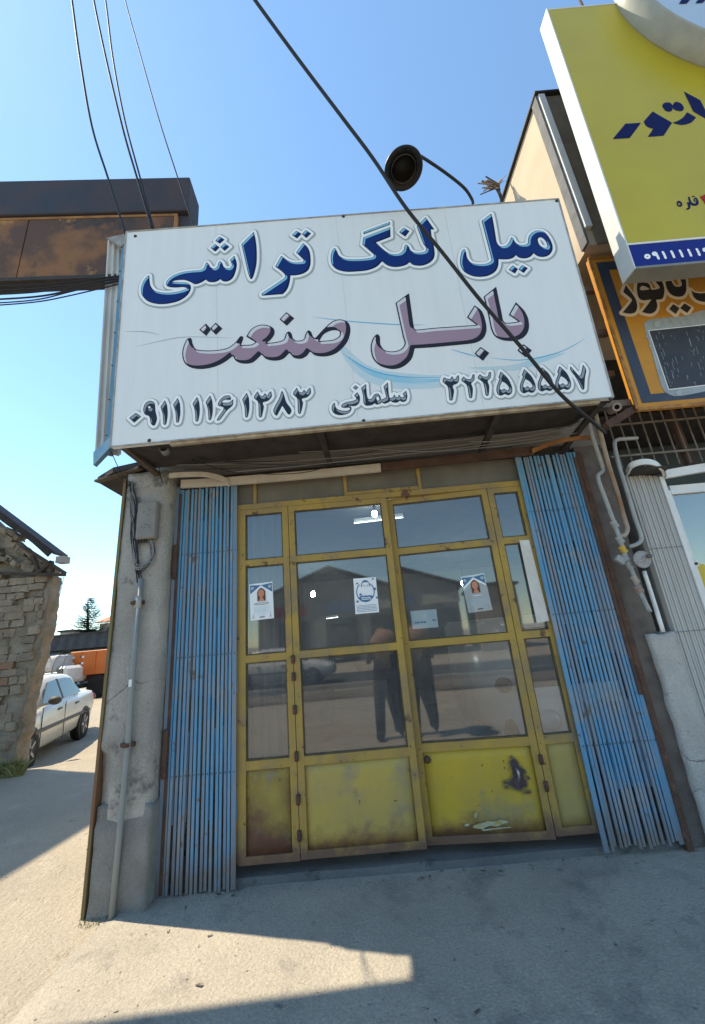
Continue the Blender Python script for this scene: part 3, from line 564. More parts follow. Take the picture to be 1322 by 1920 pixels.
# ---------------------------------------------------------------- notices on the glass
def poster(name, face, quad, shapes, label, sheet=paper):
    q = [Vector((*face.px(*p), 0)) for p in quad]       # tl, tr, br, bl
    def st(s, t): a = q[0].lerp(q[1], s); b = q[3].lerp(q[2], s); return a.lerp(b, t)
    V, Fc, MI, mats = [], [], [], [sheet]
    def add(poly, mi, h):
        k = len(V); V.extend(tuple(face.at(*st(*p)[:2], h)) for p in poly); Fc.append(list(range(k, k+len(poly)))); MI.append(mi)
    n = 6
    for i in range(n):
        for j in range(n): add([(i/n,(j+1)/n),((i+1)/n,(j+1)/n),((i+1)/n,j/n),(i/n,j/n)], 0, .001)
    for li, (kind, a, mt) in enumerate(shapes):
        if mt not in mats: mats.append(mt)
        mi = mats.index(mt); h = .0022+.0006*li
        if kind == 'poly': add(a, mi, h)
        elif kind == 'ell':
            cx, cy, rx, ry = a; add([(cx+rx*math.cos(-t*math.pi/10), cy+ry*math.sin(-t*math.pi/10)) for t in range(20)], mi, h)
        elif kind == 'ring':
            cx, cy, rx, ry, w, a0, a1 = a; N = 28
            for k in range(N):
                t0 = a0+(a1-a0)*k/N; t1 = a0+(a1-a0)*(k+1)/N
                add([(cx+rx*f*math.cos(t), cy+ry*f*math.sin(t)) for t, f in ((t0,1),(t1,1),(t1,1-w),(t0,1-w))], mi, h)
        elif kind == 'rows':
            x0, x1, y0, y1, k, th = a
            for i in range(k):
                y = y0+(y1-y0)*i/max(1, k-1); x = x0+rnd.uniform(0, .04)
                while x < x1-.03:
                    w = rnd.uniform(.03, .12); add([(x,y+th),(min(x+w,x1),y+th),(min(x+w,x1),y),(x,y)], mi, h); x += w+.02
    o = obj(name, (V, [], Fc), mats); o.data.polygons.foreach_set('material_index', MI)
    return tag(o, label, 'notice')
FGl = Face((0, .037, 0), (1,0,0), (0,0,1))
FGr = Face(FD.o + FD.n*-.019, FD.u, FD.v)
obit = [('poly', [(0.03,.28),(.5,.06),(.03,.03)], ink['midblue']), ('poly', [(.97,.28),(.97,.03),(.5,.06)], ink['midblue']), ('poly', [(.03,.30),(.5,.08),(.97,.30),(.97,.34),(.5,.13),(.03,.34)], ink['white']),
    ('ell', (.13,.12,.07,.045), ink['steel']), ('ell', (.87,.12,.07,.045), ink['steel']),
    ('poly', [(.33,.50),(.68,.50),(.68,.25),(.62,.18),(.5,.13),(.39,.18),(.33,.25)], ink['brown']), ('ell', (.5,.29,.13,.11), ink['skin']), ('poly', [(.38,.50),(.63,.50),(.56,.40),(.45,.40)], ink['skin']),
    ('ell', (.5,.57,.33,.035), ink['shade']), ('rows', (.3,.7,.56,.56,1,.018), ink['white']), ('rows', (.15,.85,.66,.80,5,.010), ink['pale']), ('rows', (.3,.7,.84,.88,2,.008), ink['pale']),
    ('poly', [(.10,.95),(.18,.95),(.155,.92),(.15,.84),(.13,.84),(.125,.92)], ink['shade']), ('poly', [(.82,.95),(.92,.95),(.885,.92),(.88,.82),(.86,.82),(.855,.92)], ink['shade']), ('poly', [(.40,.945),(.62,.945),(.62,.925),(.40,.925)], ink['black'])]
poster('notice', FGl, [(467.4,1096),(511,1090.5),(514,1159),(470,1164)], obit, 'white printed notice with an arched portrait on the narrow side pane')
poster('notice', FGr, [(863.8,1081.6),(907.3,1074.4),(923.5,1143.3),(879,1149.4)], obit, 'white printed notice with an arched portrait on the right door leaf')
poster('notice', FGl, [(662.5,1085),(704.6,1082),(711,1147.8),(666.5,1151.8)], [
    ('ring', (.49,.40,.40,.29,.10,-.9,math.pi+.9), ink['midblue']), ('poly', [(.34,.16),(.40,.09),(.50,.06),(.62,.09),(.70,.16),(.60,.13),(.44,.13)], ink['midblue']),
    ('poly', [(.32,.26),(.36,.26),(.37,.15),(.33,.16)], ink['midblue']), ('poly', [(.67,.26),(.71,.26),(.70,.16),(.66,.15)], ink['midblue']),
    ('poly', [(.42,.23),(.48,.23),(.48,.215),(.42,.215)], ink['midblue']), ('poly', [(.56,.23),(.62,.23),(.62,.215),(.56,.215)], ink['midblue']), ('ell', (.45,.255,.015,.01), ink['midblue']), ('ell', (.59,.255,.015,.01), ink['midblue']),
    ('poly', [(.16,.56),(.30,.66),(.50,.69),(.70,.64),(.80,.54),(.66,.50),(.58,.52),(.50,.50),(.40,.52),(.32,.50)], ink['midblue']), ('rows', (.28,.72,.555,.60,2,.022), ink['white']),
    ('ell', (.16,.15,.04,.025), ink['midblue']), ('ell', (.86,.05,.04,.025), ink['midblue']), ('ell', (.90,.34,.06,.04), ink['midblue']), ('ell', (.27,.47,.05,.03), ink['midblue']), ('ell', (.12,.66,.05,.03), ink['midblue']), ('ell', (.96,.59,.035,.03), ink['midblue']),
    ('rows', (.06,.94,.77,.94,5,.012), ink['midblue'])], 'white notice with a blue ring emblem on the left door leaf')
poster('notice', FGr, [(769,1146),(818,1142),(822,1176),(774,1179.6)], [('rows', (.06,.70,.10,.10,1,.03), ink['steel']), ('rows', (.40,.62,.22,.40,3,.05), ink['steel']), ('rows', (.08,.55,.62,.62,1,.09), ink['midblue']), ('rows', (.78,.97,.55,.55,1,.09), ink['midblue'])],
    'small handwritten white note taped beside the meeting stiles', mat('note_paper', (.62,.72,.76), rough=.7))
bm = BM(); prism(bm, [P(974,1013,.012), P(992,1012,.012), P(1030,1164,.012), P(1007,1168,.012)], (0,.006,0))
tag(obj('white_board', bm, mat('board_white', (.66,.64,.58), (.52,.50,.46), 5, .6, spots=[((.2,.18,.16), 12, .68, .05)])), 'long white board stuck upright behind the right blue gate', 'board')

# ---------------------------------------------------------------- workshop interior
lampm = mat('lamp_glow', (.9,.95,1), emit=((.85,1.0,.95), 90.0)); tubem = mat('tube_glow', (.9,.95,1), emit=((.9,1,1), 3.0))
def bulb(p, s, label):
    t = empty('work_lamp', p, label, 'lamp', 'lamps lit inside the workshop'); p = Vector(p)
    bm = BM(); lathe(bm, [(0,-.09),(.035,-.085),(.045,-.05),(.042,0),(.02,.02)], p, (0,0,1), 12)
    for v in bm.verts: v.co = p+(v.co-p)*s*.75
    obj('bulb', bm, lampm, t, smooth=True)
    bm = BM(); lathe(bm, [(.02,.021),(.025,.03),(.022,.09),(.005,.10)], p, (0,0,1), 10); obj('socket', bm, blackm, t, smooth=True)
    tubeo('flex', [p+Vector((0,0,.1)), p+Vector((.01,0,.25)), Vector((p.x, p.y, 3.40))] if p.z < 3.25 else [p+Vector((0,0,.1)), Vector((p.x,p.y,3.42))], .004, rubber, t, 6)
bulb(P(702,960,2.0), 1.0, 'bright bulb hanging just inside above the left door leaf')
bulb(P(587,1111,6.8), 1.6, 'bright bulb deep in the workshop seen through the left door leaf')
bulb(P(868,1090,6.2), 1.4, 'bright bulb deep in the workshop beside the arched portrait notice')
def striplight(a, b, label):
    a = Vector(a); b = Vector(b); t = empty('strip_light', (a+b)/2, label, 'lamp', 'lamps lit inside the workshop'); bm = BM(); tube(bm, [a, b], .008, 8); obj('tube', bm, tubem, t)
    bm = BM(); bar(bm, a+Vector((0,0,.045)), b+Vector((0,0,.045)), .05, .04, Vector((0,0,1))); obj('housing', bm, white, t)
striplight(P(664,981,2.6), P(756,970,2.6), 'fluorescent strip light near the door head')
striplight(P(612,1160,8.6), P(634,1157,8.6), 'short fluorescent strip light at the far end of the workshop')
lt = empty('lathe_machine', (-.3, 5.2, .04), 'grey green lathe standing inside the dark workshop', 'machine'); mg = mat('machine_green', (.10,.14,.12), (.07,.09,.08), 5, .5)
for nm, b in (('bed', (-1.3,.9,5.0,5.4,.75,.95)), ('headstock', (-1.3,-.7,4.95,5.45,.95,1.4)), ('tailstock', (.5,.8,5.05,5.35,.95,1.25)), ('pedestal', (-1.3,-.7,5.0,5.4,.04,.75)), ('pedestal', (.4,.9,5.0,5.4,.04,.75)), ('carriage', (-.2,.15,4.9,5.45,.95,1.08))): obj(nm, bbox(*b, .02), mg, lt)
bm = BM(); lathe(bm, [(0,0),(.13,0),(.13,.1),(.05,.1),(.03,.9)], (-.7,5.2,1.18), (1,0,0), 16); obj('chuck', bm, mat('chuck', (.2,.2,.2), rough=.35, metal=.8), lt, smooth=True)
ct = mat('curtain', (.12,.12,.12), (.075,.075,.078), 5, .9, stretch=(6,1,.4)); bm = BM()
for i in range(25):
    x = -1.0+.018*i; bm.verts.new((x, .16+.02*math.sin(i*1.3), .2)); bm.verts.new((x, .16+.02*math.sin(i*1.3), 2.75))
bm.verts.ensure_lookup_table()
for i in range(24): bm.faces.new((bm.verts[2*i], bm.verts[2*i+2], bm.verts[2*i+3], bm.verts[2*i+1]))
tag(obj('curtain', bm, ct, smooth=True), 'grey curtain hanging behind the narrow side pane', 'curtain')

# ---------------------------------------------------------------- fittings on the corner pillar
pp = empty('drain_pipe', (-1.83,-.17,0), 'grey conduit pipe clipped to the front of the plastered pillar', 'pipe')
pts = [P(264,1085,-.175), P(250,1250,-.175), P(240,1395,-.175), P(226,1545,-.18), Vector((P(210,1712,-.18).x, -.18, -.01))]
tubeo('pipe', pts, .020, mat('conduit', (.20,.225,.235), (.26,.27,.26), 3, .5, spots=[((.33,.31,.27), 3, .6, .1)]), pp, 10, sm=False)
tubeo('sleeve', [P(260,1118,-.175), P(258.5,1140,-.175)], .026, metalgrey, pp, 10, sm=False)
for q in ((258,1130),(240,1396)):
    c = P(*q, -.16); bm = BM(); box(bm, c.x-.05, c.x+.05, -.172, -.145, c.z-.014, c.z+.014); lathe(bm, [(.021,-.015),(.027,-.014),(.027,.014),(.021,.015)], (c.x,-.175,c.z), (0,0,1), 10); obj('clip', bm, rust, pp)
c = P(244,1281,-.2); bm = BM(); box(bm, c.x-.012, c.x+.012, -.2005, -.1975, c.z-.025, c.z+.025); obj('sticker', bm, white, pp)
jb = empty('junction_box', P(275,1008,-.15), 'small grey junction box with wires on the plastered pillar', 'box')
a = P(259,942,-.205); b = P(291,1008,-.205)
boxm = mat('box_grey', (.235,.22,.20), (.19,.18,.165), 6, .6)
obj('case', bbox(a.x, b.x, -.205, -.148, b.z, a.z, .008), boxm, jb); obj('lid', bbox(a.x+.006, b.x-.006, -.213, -.2055, b.z+.006, a.z-.006, .003), boxm, jb)
mk = mat('box_marks', (.05,.05,.055), rough=.7)
for k, (u, v) in enumerate(((.35,.70),(.6,.62),(.62,.75),(.3,.30),(.45,.27),(.65,.32),(.5,.36),(.7,.26))):
    x = a.x+(b.x-a.x)*u; z = b.z+(a.z-b.z)*v; bm = BM(); bar(bm, (x-.008,-.2138,z), (x+.010,-.2138,z+.006), .004, .001); obj('pen_mark', bm, mk, jb)
for k in range(4): p = Vector((a.x+.02+.022*k, -.18, b.z)); tubeo('gland', [p, p-Vector((0,0,.03))], .008, rubber, jb, 8, sm=False)
def cable(pts, r, label, mt=rubber, group=None, n=8): return tag(tubeo('cable', pts, r, mt, None, 6, n), label, 'cable', group)
gp = 'thin wires looped round the junction box'
for k in range(9):
    o = lambda s=6: rnd.uniform(-s, s)
    pts = [P(245+o(4),905+o(4),-.165), P(250+o(),945+o(),-.17), P(249+o(),990+o(),-.17), P(252+o(),1030+o(),-.17), P(258+o(4),1052+rnd.uniform(0,22),-.18), P(272+o(4),1060+o(8),-.18), P(286+o(4),1045+o(8),-.17), P(284+o(4),1012,-.17)]
    cable(pts, .0042, 'thin tangled wire looped below the junction box on the pillar', cablegrey if k % 3 else rubber, gp)
for k in range(4):
    o = lambda s=5: rnd.uniform(-s, s)
    cable([P(246+o(),906+o(),-.165), P(252+o(8),950+o(),-.17), P(250+o(8),1000+o(),-.17), P(262+o(),1090+o(),-.17)], .005, 'thin tangled wire looped below the junction box on the pillar', rubber, gp)

# wires under the sign
for k, (x0, y0, x1, y1, sag) in enumerate(((300,845,1090,790,12),(330,872,1100,800,18),(345,880,960,838,10),(440,885,1060,815,4),(320,850,720,842,24),(700,842,1105,806,20),(420,868,1085,812,26),(880,828,1100,786,14),(360,862,640,868,30),(560,848,1095,795,9))):
    A = P(x0, y0, -.30); B = P(x1, y1, -.25); Mi = A.lerp(B, .5)-Vector((0,0,sag*.004))
    cable([A, A.lerp(Mi,.5)-Vector((0,0,sag*.0015)), Mi, Mi.lerp(B,.5)-Vector((0,0,sag*.0012)), B], .0035, 'thin slack wire strung under the big white sign', cablegrey if k % 2 else rubber, 'wires under the sign')
for (q0, q1, q2) in (((206,842),(232,895),(250,905)), ((212,880),(236,905),(246,912)), ((296,868),(303,900),(305,905))):
    cable([P(*q0,-.45), P(*q1,-.22), P(*q2,-.16)], .0035, 'short loose wire dangling from the left underside of the sign', rubber, 'loose wires at the pillar head')
bm = BM(); lathe(bm, [(.030,-.0),(.036,-.002),(.036,.06),(.030,.062),(.030,-.0)], P(312,848,-.5), (.1,-1,.1), 16); tag(obj('conduit_end', bm, cablegrey, smooth=True), 'open grey conduit end under the left side of the sign', 'pipe')

# ---------------------------------------------------------------- gas pipes and regulator
gz = lambda x, y, Y=-.13: P(940+.289*x, 760+.289*y, Y)
gs = empty('gas_pipes', (2.3,-.1,0), 'white painted gas pipes running down beside the right blue gate', 'pipe')
tubeo('pipe', [gz(555,60,-.4), gz(600,230,-.25), gz(657,395), gz(655,430), gz(627,468), gz(680,620), gz(735,770), gz(770,870), gz(800,960), gz(850,1080), gz(900,1210), gz(965,1340)], .017, metalgrey, gs, 10, 4)
pr_ = mat('pipe_rusty', (.38,.36,.32), (.25,.13,.06), 3, .6)
tubeo('pipe', [gz(598,10,-.42), gz(645,190,-.28), gz(695,380,-.17), gz(745,540), gz(800,735), gz(818,800), gz(800,842), gz(770,845)], .018, pr_, gs, 10, 5)
tubeo('pipe', [gz(880,213,-.10), gz(800,218), gz(750,224), gz(735,255), gz(760,380), gz(820,570), gz(870,740), gz(908,850), gz(890,895), gz(830,918)], .017, metalgrey, gs, 10, 5)
tubeo('pipe', [gz(925,1075,-.1), gz(985,1260,-.1), gz(1050,1470,-.1)], .016, white, gs, 10, 3)
for q, rr, mt in (((735,772),.026,metalgrey),((770,872),.026,metalgrey),((790,935),.024,mat('brass',(.55,.36,.05),rough=.4)),((803,985),.026,metalgrey),((830,1040),.024,metalgrey),((868,1130),.024,pr_),((890,1190),.028,mat('clay_fitting',(.34,.24,.19),(.25,.2,.17),9))):
    p = gz(*q); bm = BM(); lathe(bm, [(.012,-.032),(rr,-.03),(rr,-.01),(rr*.85,0),(rr,.01),(rr,.03),(.012,.032)], p, (-.35,0,1), 8); obj('union', bm, mt, gs)
bm = BM(); bar(bm, gz(745,985), gz(800,1020), .05, .03); obj('valve', bm, metalgrey, gs)
p = gz(912,1000,-.18); rg = empty('gas_regulator', p, 'round grey gas regulator dish on the pipes by the ribbed pillar', 'regulator')
gm = mat('regulator', (.36,.35,.34), (.30,.29,.28), 9, .5)
bm = BM(); lathe(bm, [(0,.012),(.020,.012),(.022,.016),(.030,.016),(.032,.011),(.056,.008),(.060,.013),(.068,.012),(.070,.0),(.066,-.012),(.03,-.03),(.03,-.06),(0,-.06)], p, (.1,-1,-.05), 24); obj('dish', bm, gm, rg, smooth=True)
bm = BM(); lathe(bm, [(0,.045),(.016,.044),(.018,.03),(.018,.015)], p+Vector((.035,-.01,.02)), (.1,-1,-.05), 12); obj('vent_cap', bm, mat('cap_dark', (.12,.12,.12)), rg, smooth=True)
bm = BM(); bar(bm, p+Vector((-.05,-.014,-.02)), p+Vector((.05,-.014,.015)), .01, .008); obj('rib', bm, gm, rg)

# ---------------------------------------------------------------- the neighbour's shop on the right
nb = empty('neighbour_shop', (4.5, 3, 0), 'neighbouring shop with ribbed white pillar, barred vent and beige upper wall', 'building')
clad = mat('cladding_white', (.52,.51,.48), (.42,.41,.39), 5, .6, stretch=(4,1,.2), spots=[((.27,.26,.25), 5, .6, .12)])
x = 2.495
for i in range(13):
    bm = BM(); w = .0205; box(bm, x, x+w-.003, 0.0-.004*(i % 2), .06, .0, 2.79-.003*i)
    bmesh.ops.bevel(bm, geom=[e for e in bm.edges if abs(e.verts[0].co.z-e.verts[1].co.z) > 1], offset=.004, segments=1, affect='EDGES'); obj('cladding_slat', bm, clad, nb); x += w+.001
bm = BM(); box(bm, x+.002, x+.04, -.012, .05, .0, 2.74); obj('corner_trim', bm, white, nb)
bm = BM(); box(bm, 2.49, x+.04, .062, .40, -.02, 2.80); obj('pillar_core', bm, pillraw, nb)
for zz in (1.42, 2.1): bm = BM(); box(bm, 2.49, x, -.0065, -.003, zz, zz+.006); obj('cladding_joint', bm, cablegrey, nb)
plinth_fn = lambda p, q: q+Vector((.0+ (.012*noise.noise(Vector((p.z*6,5,1))) if p.x < 2.3 else 0), 0, (.08*noise.noise(Vector((p.x*6,2,2))) if p.z > 1.2 else 0)))
obj('plinth', gridbox(2.265, 2.475, -.03, .25, -.02, 1.42, .045, .010, 31, 3, plinth_fn), mat('plinth_plaster', (.50,.48,.45), (.40,.385,.36), 3, .9, .8, 45, spots=[((.22,.21,.20), 7, .62, .08)], fine=.3, cracks=((.15,.14,.13), 1.5, .012)), nb, smooth=True)
bm = BM(); box(bm, 2.83, 5.9, .10, .16, -.02, .35); obj('sill_wall', bm, pillm, nb)
wf = obj('window_frame', bbox(2.83, 2.87, .03, .09, .35, 2.62, .003), white, nb)
bm = BM(); box(bm, 2.871, 5.9, .03, .09, 2.58, 2.66); obj('window_head', bm, white, nb)
bm = BM(); bm.faces.new([bm.verts.new(v) for v in ((2.865,.06,.34),(5.9,.06,.34),(5.9,.06,2.59),(2.865,.06,2.59))]); obj('window_pane', bm, glass_mat('shop_glass', .22), nb)
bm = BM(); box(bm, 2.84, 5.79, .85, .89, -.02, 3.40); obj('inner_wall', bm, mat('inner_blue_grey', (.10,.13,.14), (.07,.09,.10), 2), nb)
FW = Face((2.8,.055,0), (1,0,0), (0,0,1))
yc = FW.px(1322, 1098); r = abs(FW.px(1288,1098)[0]-yc[0])
bm = BM(); bm.faces.new([bm.verts.new(FW.at(yc[0]+r*math.cos(t*math.pi/20), yc[1]+1.25*r*math.sin(t*math.pi/20), .003)) for t in range(40)]); obj('window_sticker', bm, mat('sticker_yellow', (.60,.46,.04), (.55,.42,.06), 5, .5), nb)
for q in ((1299,1058),(1313,1142)):
    a, b = FW.px(*q); bm = BM(); bar(bm, FW.at(a-.03,b-.005,.02), FW.at(a+.03,b+.005,.02), .05, .012); o = obj('hinge_tab', bm, white, nb); bm = BM(); lathe(bm, [(0,.01),(.012,.009),(.012,0)], FW.at(a+.006,b,.026), (0,-1,0), 10); obj('screw', bm, darkiron, o)
# curved head rail and beam
def rail2(pts, w, t, mt, nm):
    o = rail(nm, pts, w, t, mt, None); o.parent = nb; o.matrix_parent_inverse = Matrix.Translation(ROOT[nb.name]).inverted(); del o['category']; return o
rail2([P(1176,886,-.03), P(1184,873,-.14), P(1206,866,-.20), P(1228,869,-.18), P(1241,880,-.10), P(1243,888,-.04)], .05, .015, white, 'head_rail')
rail2([P(1246,890,-.02), P(1330,876,-.02), P(1420,866,-.02), P(1700,838,-.02)], .075, .04, white, 'head_beam')
bm = BM(); lathe(bm, [(0,0),(.15,0),(.15,.01),(0,.01)], (2.66, -.03, P(1210,884,-.1).z+.0), (0,0,1), 20); obj('head_plate', bm, darkiron, nb)
# barred vent
for i in range(14):
    x = 2.50+.105*i; a = Vector((x+.0, .02, 2.86)); bm = BM(); tube(bm, [a, a+Vector((0,0,.62))], .0075, 6); obj('vent_bar', bm, mat('bar_grey', (.22,.21,.19), (.15,.12,.1), 8), nb)
for z in (2.98, 3.30):
    bm = BM(); bar(bm, (2.42, .008, z), (5.8, .008, z), .018, .010); obj('vent_rail', bm, MATS['bar_grey'], nb)
bm = BM(); box(bm, 3.13, 3.19, .05, .1, 2.85, 3.5); obj('vent_post', bm, rust, nb)
bm = BM(); box(bm, 2.40, 5.79, .84, .88, 3.42, 4.62); box(bm, 2.40, 2.44, .31, .83, 3.42, 4.60); obj('parapet', bm, darkiron, nb)
bm = BM(); box(bm, 2.40, 5.8, .12, .83, 3.42, 3.46); obj('soffit', bm, darkiron, nb)
# beige upper storey
beige = mat('beige_wall', (.52,.42,.30), (.47,.37,.26), 2, .8, .1, 40, spots=[((.38,.30,.22), 5, .66, .08)])
FB = P(1008,180,-.5); bz0, bz1 = 4.97, FB.z
bm = BM(); box(bm, 2.475, 6.0, -.48, 6.0, bz0, bz1); obj('upper_wall', bm, beige, nb)
bm = BM(); box(bm, 2.452, 2.4745, -.50, -.40, bz0+.02, bz1+.01); obj('corner_angle', bm, mat('angle_grey', (.16,.16,.16), (.11,.11,.11), 8), nb)
bm = BM(); box(bm, 2.478, 2.545, -.52, -.483, bz0+.20, bz1-.005); obj('corner_strip', bm, white, nb)
bm = BM(); box(bm, 2.55, 5.9, -.495, -.482, bz0, bz1-.01); obj('front_sheet', bm, mat('sheet_brown', (.24,.19,.13), (.18,.14,.10), 4), nb)
bm = BM(); box(bm, 2.44, 6.05, -.53, 6.02, bz1+.012, bz1+.035); obj('cap_sheet', bm, darkiron, nb)
for k in range(5):
    bm = BM(); y = -.2+.12*k; z = 5.1+.24*k
    pts = [Vector((2.4715, y+.04*math.sin(j*1.9+k), z+.045*j+.02*math.cos(j*2.7))) for j in range(9)]; tube(bm, smooth_path(pts, 3), .0025, 4); obj('wall_scribble', bm, mat('scribble', (.32,.26,.20)), nb)
for (x0, x1, y, z) in ((2.25,2.62,-.25,4.66),(2.22,2.60,-.2,4.18),(2.2,2.62,-.3,3.34),(2.22,2.6,-.1,3.78)):
    bm = BM(); box(bm, x0, x1, y-.025, y+.025, z-.03, z+.03); obj('frame_beam', bm, mat('old_timber', (.22,.17,.13), (.14,.11,.09), 7, .8), nb)
bm = BM(); bar(bm, (2.40,-.1,4.75), (2.55,.3,3.4), .05, .05); obj('frame_brace', bm, darkiron, nb)

# orange radiator sign
F2 = Face(P(1195,768,-.36), (1,0,0), (0,-.025,1)); os_ = empty('radiator_sign', P(1195,768,-.3), 'orange painted radiator shop sign with dark border and a radiator picture', 'sign')
w2 = 2.3; h2 = F2.px(1108,485)[1]; oy = mat('orange_paint', (.58,.27,.03), (.50,.22,.03), 3, .5, spots=[((.36,.16,.04), 4, .64, .1)])
bm = BM(); prism(bm, [F2.at(0,0), F2.at(w2,0), F2.at(w2,h2), F2.at(0,h2)], F2.n*-.05); obj('board', bm, oy, os_)
bnd = mat('border_slate', (.035,.05,.085), (.05,.065,.10), 5, .5)
bm = BM(); i0, i1 = .055, .155
for (x0,x1,z0,z1) in ((i0,i1,i0,h2-i0),(i1,w2-i1,i0,i1-.02),(i1,w2-i1,h2-i1,h2-i0),(w2-i1,w2-i0,i0,h2-i0)): bm.faces.new([bm.verts.new(F2.at(a,b,.002)) for a, b in ((x0,z0),(x1,z0),(x1,z1),(x0,z1))])
obj('border', bm, bnd, os_)
bm = BM()
for a, b in (((0,0),(w2,0)),((0,0),(0,h2)),((0,h2),(w2,h2))): bar(bm, F2.at(*a,.004), F2.at(*b,.004), .03, .012, F2.n)
obj('edge_frame', bm, mat('orange_edge', (.52,.26,.05), (.22,.09,.04), 9, .6), os_)
ZM = (1150, 510, .1302); halo = [(lambda D, s: s(.004,.006)-.026, ink['cream']), (lambda D, s: D, mat('sign_black', (.028,.024,.022), (.05,.045,.04), 6, .5))]
printed(F2, 'lettering', os_, ZM, [
    [(175,190,1),(140,295,1),(255,390),(262,425),(130,588,1),(230,606),(310,585),(340,510),(320,400),(250,290)],
    [(345,150,1),(335,260),(360,370),(420,412),(548,400,1),(410,582,1),(520,606),(600,570),(630,490),(612,405,1),(700,390),(725,330),(730,240),(700,140,1),(600,140,1),(665,222),(650,245),(545,258),(520,190),(480,160)], [(378,245),(410,205),(470,220),(515,255),(400,268)],
    [(745,140,1),(770,250),(830,330),(930,362),(1010,340),(1047,260),(1040,110,1),(960,110,1),(985,190),(950,215),(880,207),(830,130,1)],
    [(1110,250,1),(1150,292),(1250,312),(1420,295,1),(1420,440,1),(1260,428),(1160,375)],
    dia((800,540),(860,465),(948,525),(895,612)), dia((958,525),(1020,455),(1120,515),(1060,597))], halo, .006, h0=.003, label='black lettering with cream halo')
printed(F2, 'radiator_picture', os_, ZM, [[(440,760),(520,690),(700,665),(1000,640),(1250,560),(1400,540,1),(1700,520,1),(1900,1600,1),(1200,1745),(900,1790),(760,1740),(690,1640),(560,1180)]], [(lambda D, s: D, mat('radiator_steel', (.36,.40,.42), (.28,.32,.35), 7, .5))], .008, h0=.003, pad=.02)
core = [(510,855,1),(1700,730,1),(1900,1560,1),(795,1692,1)]
printed(F2, 'radiator_core', os_, ZM, [core], [(lambda D, s: D-.008, ink['white']), (lambda D, s: D, mat('core_dark', (.03,.038,.055), (.05,.05,.06), 8, .5))], .008, h0=.0055, pad=.03)
sts = []
r2 = random.Random(9)
for k in range(95):
    u = r2.random(); v = r2.random(); a = np.array([510,855])*(1-u)*(1-v)+np.array([1700,730])*u*(1-v)+np.array([1900,1560])*u*v+np.array([795,1692])*(1-u)*v
    L = r2.choice((20,30,60,110)); t = min(1, v+L/850); b = np.array([510,855])*(1-u)*(1-t)+np.array([1700,730])*u*(1-t)+np.array([1900,1560])*u*t+np.array([795,1692])*(1-u)*t
    sts.append(([tuple(a), tuple(b)], .0026))
printed(F2, 'core_fins', os_, ZM, [], [(lambda D, s: D, mat('fin_grey', (.22,.25,.28)))], .004, strokes=sts, h0=.009, pad=.02)
printed(F2, 'radiator_ribs', os_, ZM, [], [(lambda D, s: D, ink['shade'])], .006, strokes=[([(705+118*i,680-14*i),(770+118*i,760-14*i),(780+118*i,790-14*i)], .012) for i in range(6)]+[([q, (q[0]+3,q[1])], .012) for q in ((475,935),(522,1068),(600,1295),(625,1387),(672,1535))]+[([(1020,1725),(1110,1712)], .008)], h0=.0055, pad=.03)
for q in ((620,760),(938,1745)):
    printed(F2, 'radiator_cap', os_, ZM, [[(q[0]+50*math.cos(t), q[1]+46*math.sin(t)) for t in [k*math.pi/5 for k in range(10)]]], [(lambda D, s: D, ink['shade']), (lambda D, s: D+.012, ink['steel']), (lambda D, s: D+.022, ink['shade'])], .005, h0=.007, pad=.02)

# tall yellow sign with round drum
y0 = P(1192,504,-.90); y1 = P(1025,18,-1.04); F3 = Face(y0, (1,0,0), Vector((0, y1.y-y0.y, y1.z-y0.z))); ysg = empty('yellow_sign', y0, 'tall yellow light box sign with blue lettering and a blue number band', 'sign')
w3 = 3.0; h3 = F3.px(1025,18)[1]; yl = mat('sign_yellow', (.48,.39,.010), (.44,.355,.010), 1.5, .3, spec=.5); bl = mat('band_blue', (.006,.018,.20), rough=.5, spec=.2)
hb = F3.px(1182,457)[1]
bm = BM(); prism(bm, [F3.at(0,hb), F3.at(w3,hb), F3.at(w3,h3), F3.at(0,h3)], F3.n*-.02); obj('face_panel', bm, yl, ysg)
bm = BM(); prism(bm, [F3.at(0,.02), F3.at(w3,.02), F3.at(w3,hb-.012), F3.at(0,hb-.012)], F3.n*-.02); obj('number_band', bm, bl, ysg)
sidew = mat('sign_side', (.60,.62,.60), (.54,.56,.55), 4, .35, spec=.5); side_shaded = mat('sign_side_shaded', (.24,.245,.22), (.19,.195,.175), 5, .5)  # second one: darker copy for the bottom panel, underside shade put into its colour
bm = BM(); prism(bm, [F3.at(-.012,0,.004), F3.at(0,0,.004), F3.at(0,h3+.01,.004), F3.at(-.012,h3+.01,.004)], F3.n*-.15); obj('side_panel', bm, sidew, ysg)
bm = BM(); prism(bm, [F3.at(.001,-.002,.003), F3.at(w3,-.002,.003), F3.at(w3,.019,.003), F3.at(.001,.019,.003)], F3.n*-.15); obj('bottom_panel', bm, side_shaded, ysg)
bm = BM(); prism(bm, [F3.at(.001,h3-.012,.003), F3.at(w3,h3-.012,.003), F3.at(w3,h3+.008,.003), F3.at(.001,h3+.008,.003)], F3.n*-.15); obj('top_panel', bm, sidew, ysg)
bm = BM(); prism(bm, [F3.at(.02,.03,-.13), F3.at(w3,.03,-.13), F3.at(w3,h3-.03,-.13), F3.at(.02,h3-.03,-.13)], F3.n*-.015); obj('back_sheet', bm, darkiron, ysg)
bm = BM(); bar(bm, F3.at(0,hb-.006,.002), F3.at(w3,hb-.006,.002), .016, .004, F3.n); obj('divider', bm, white, ysg)
fl = lambda mt: [(lambda D, s: D, mt)]
ZJ = (1140, 160, .1377); ZK = (1180, 340, .1074)
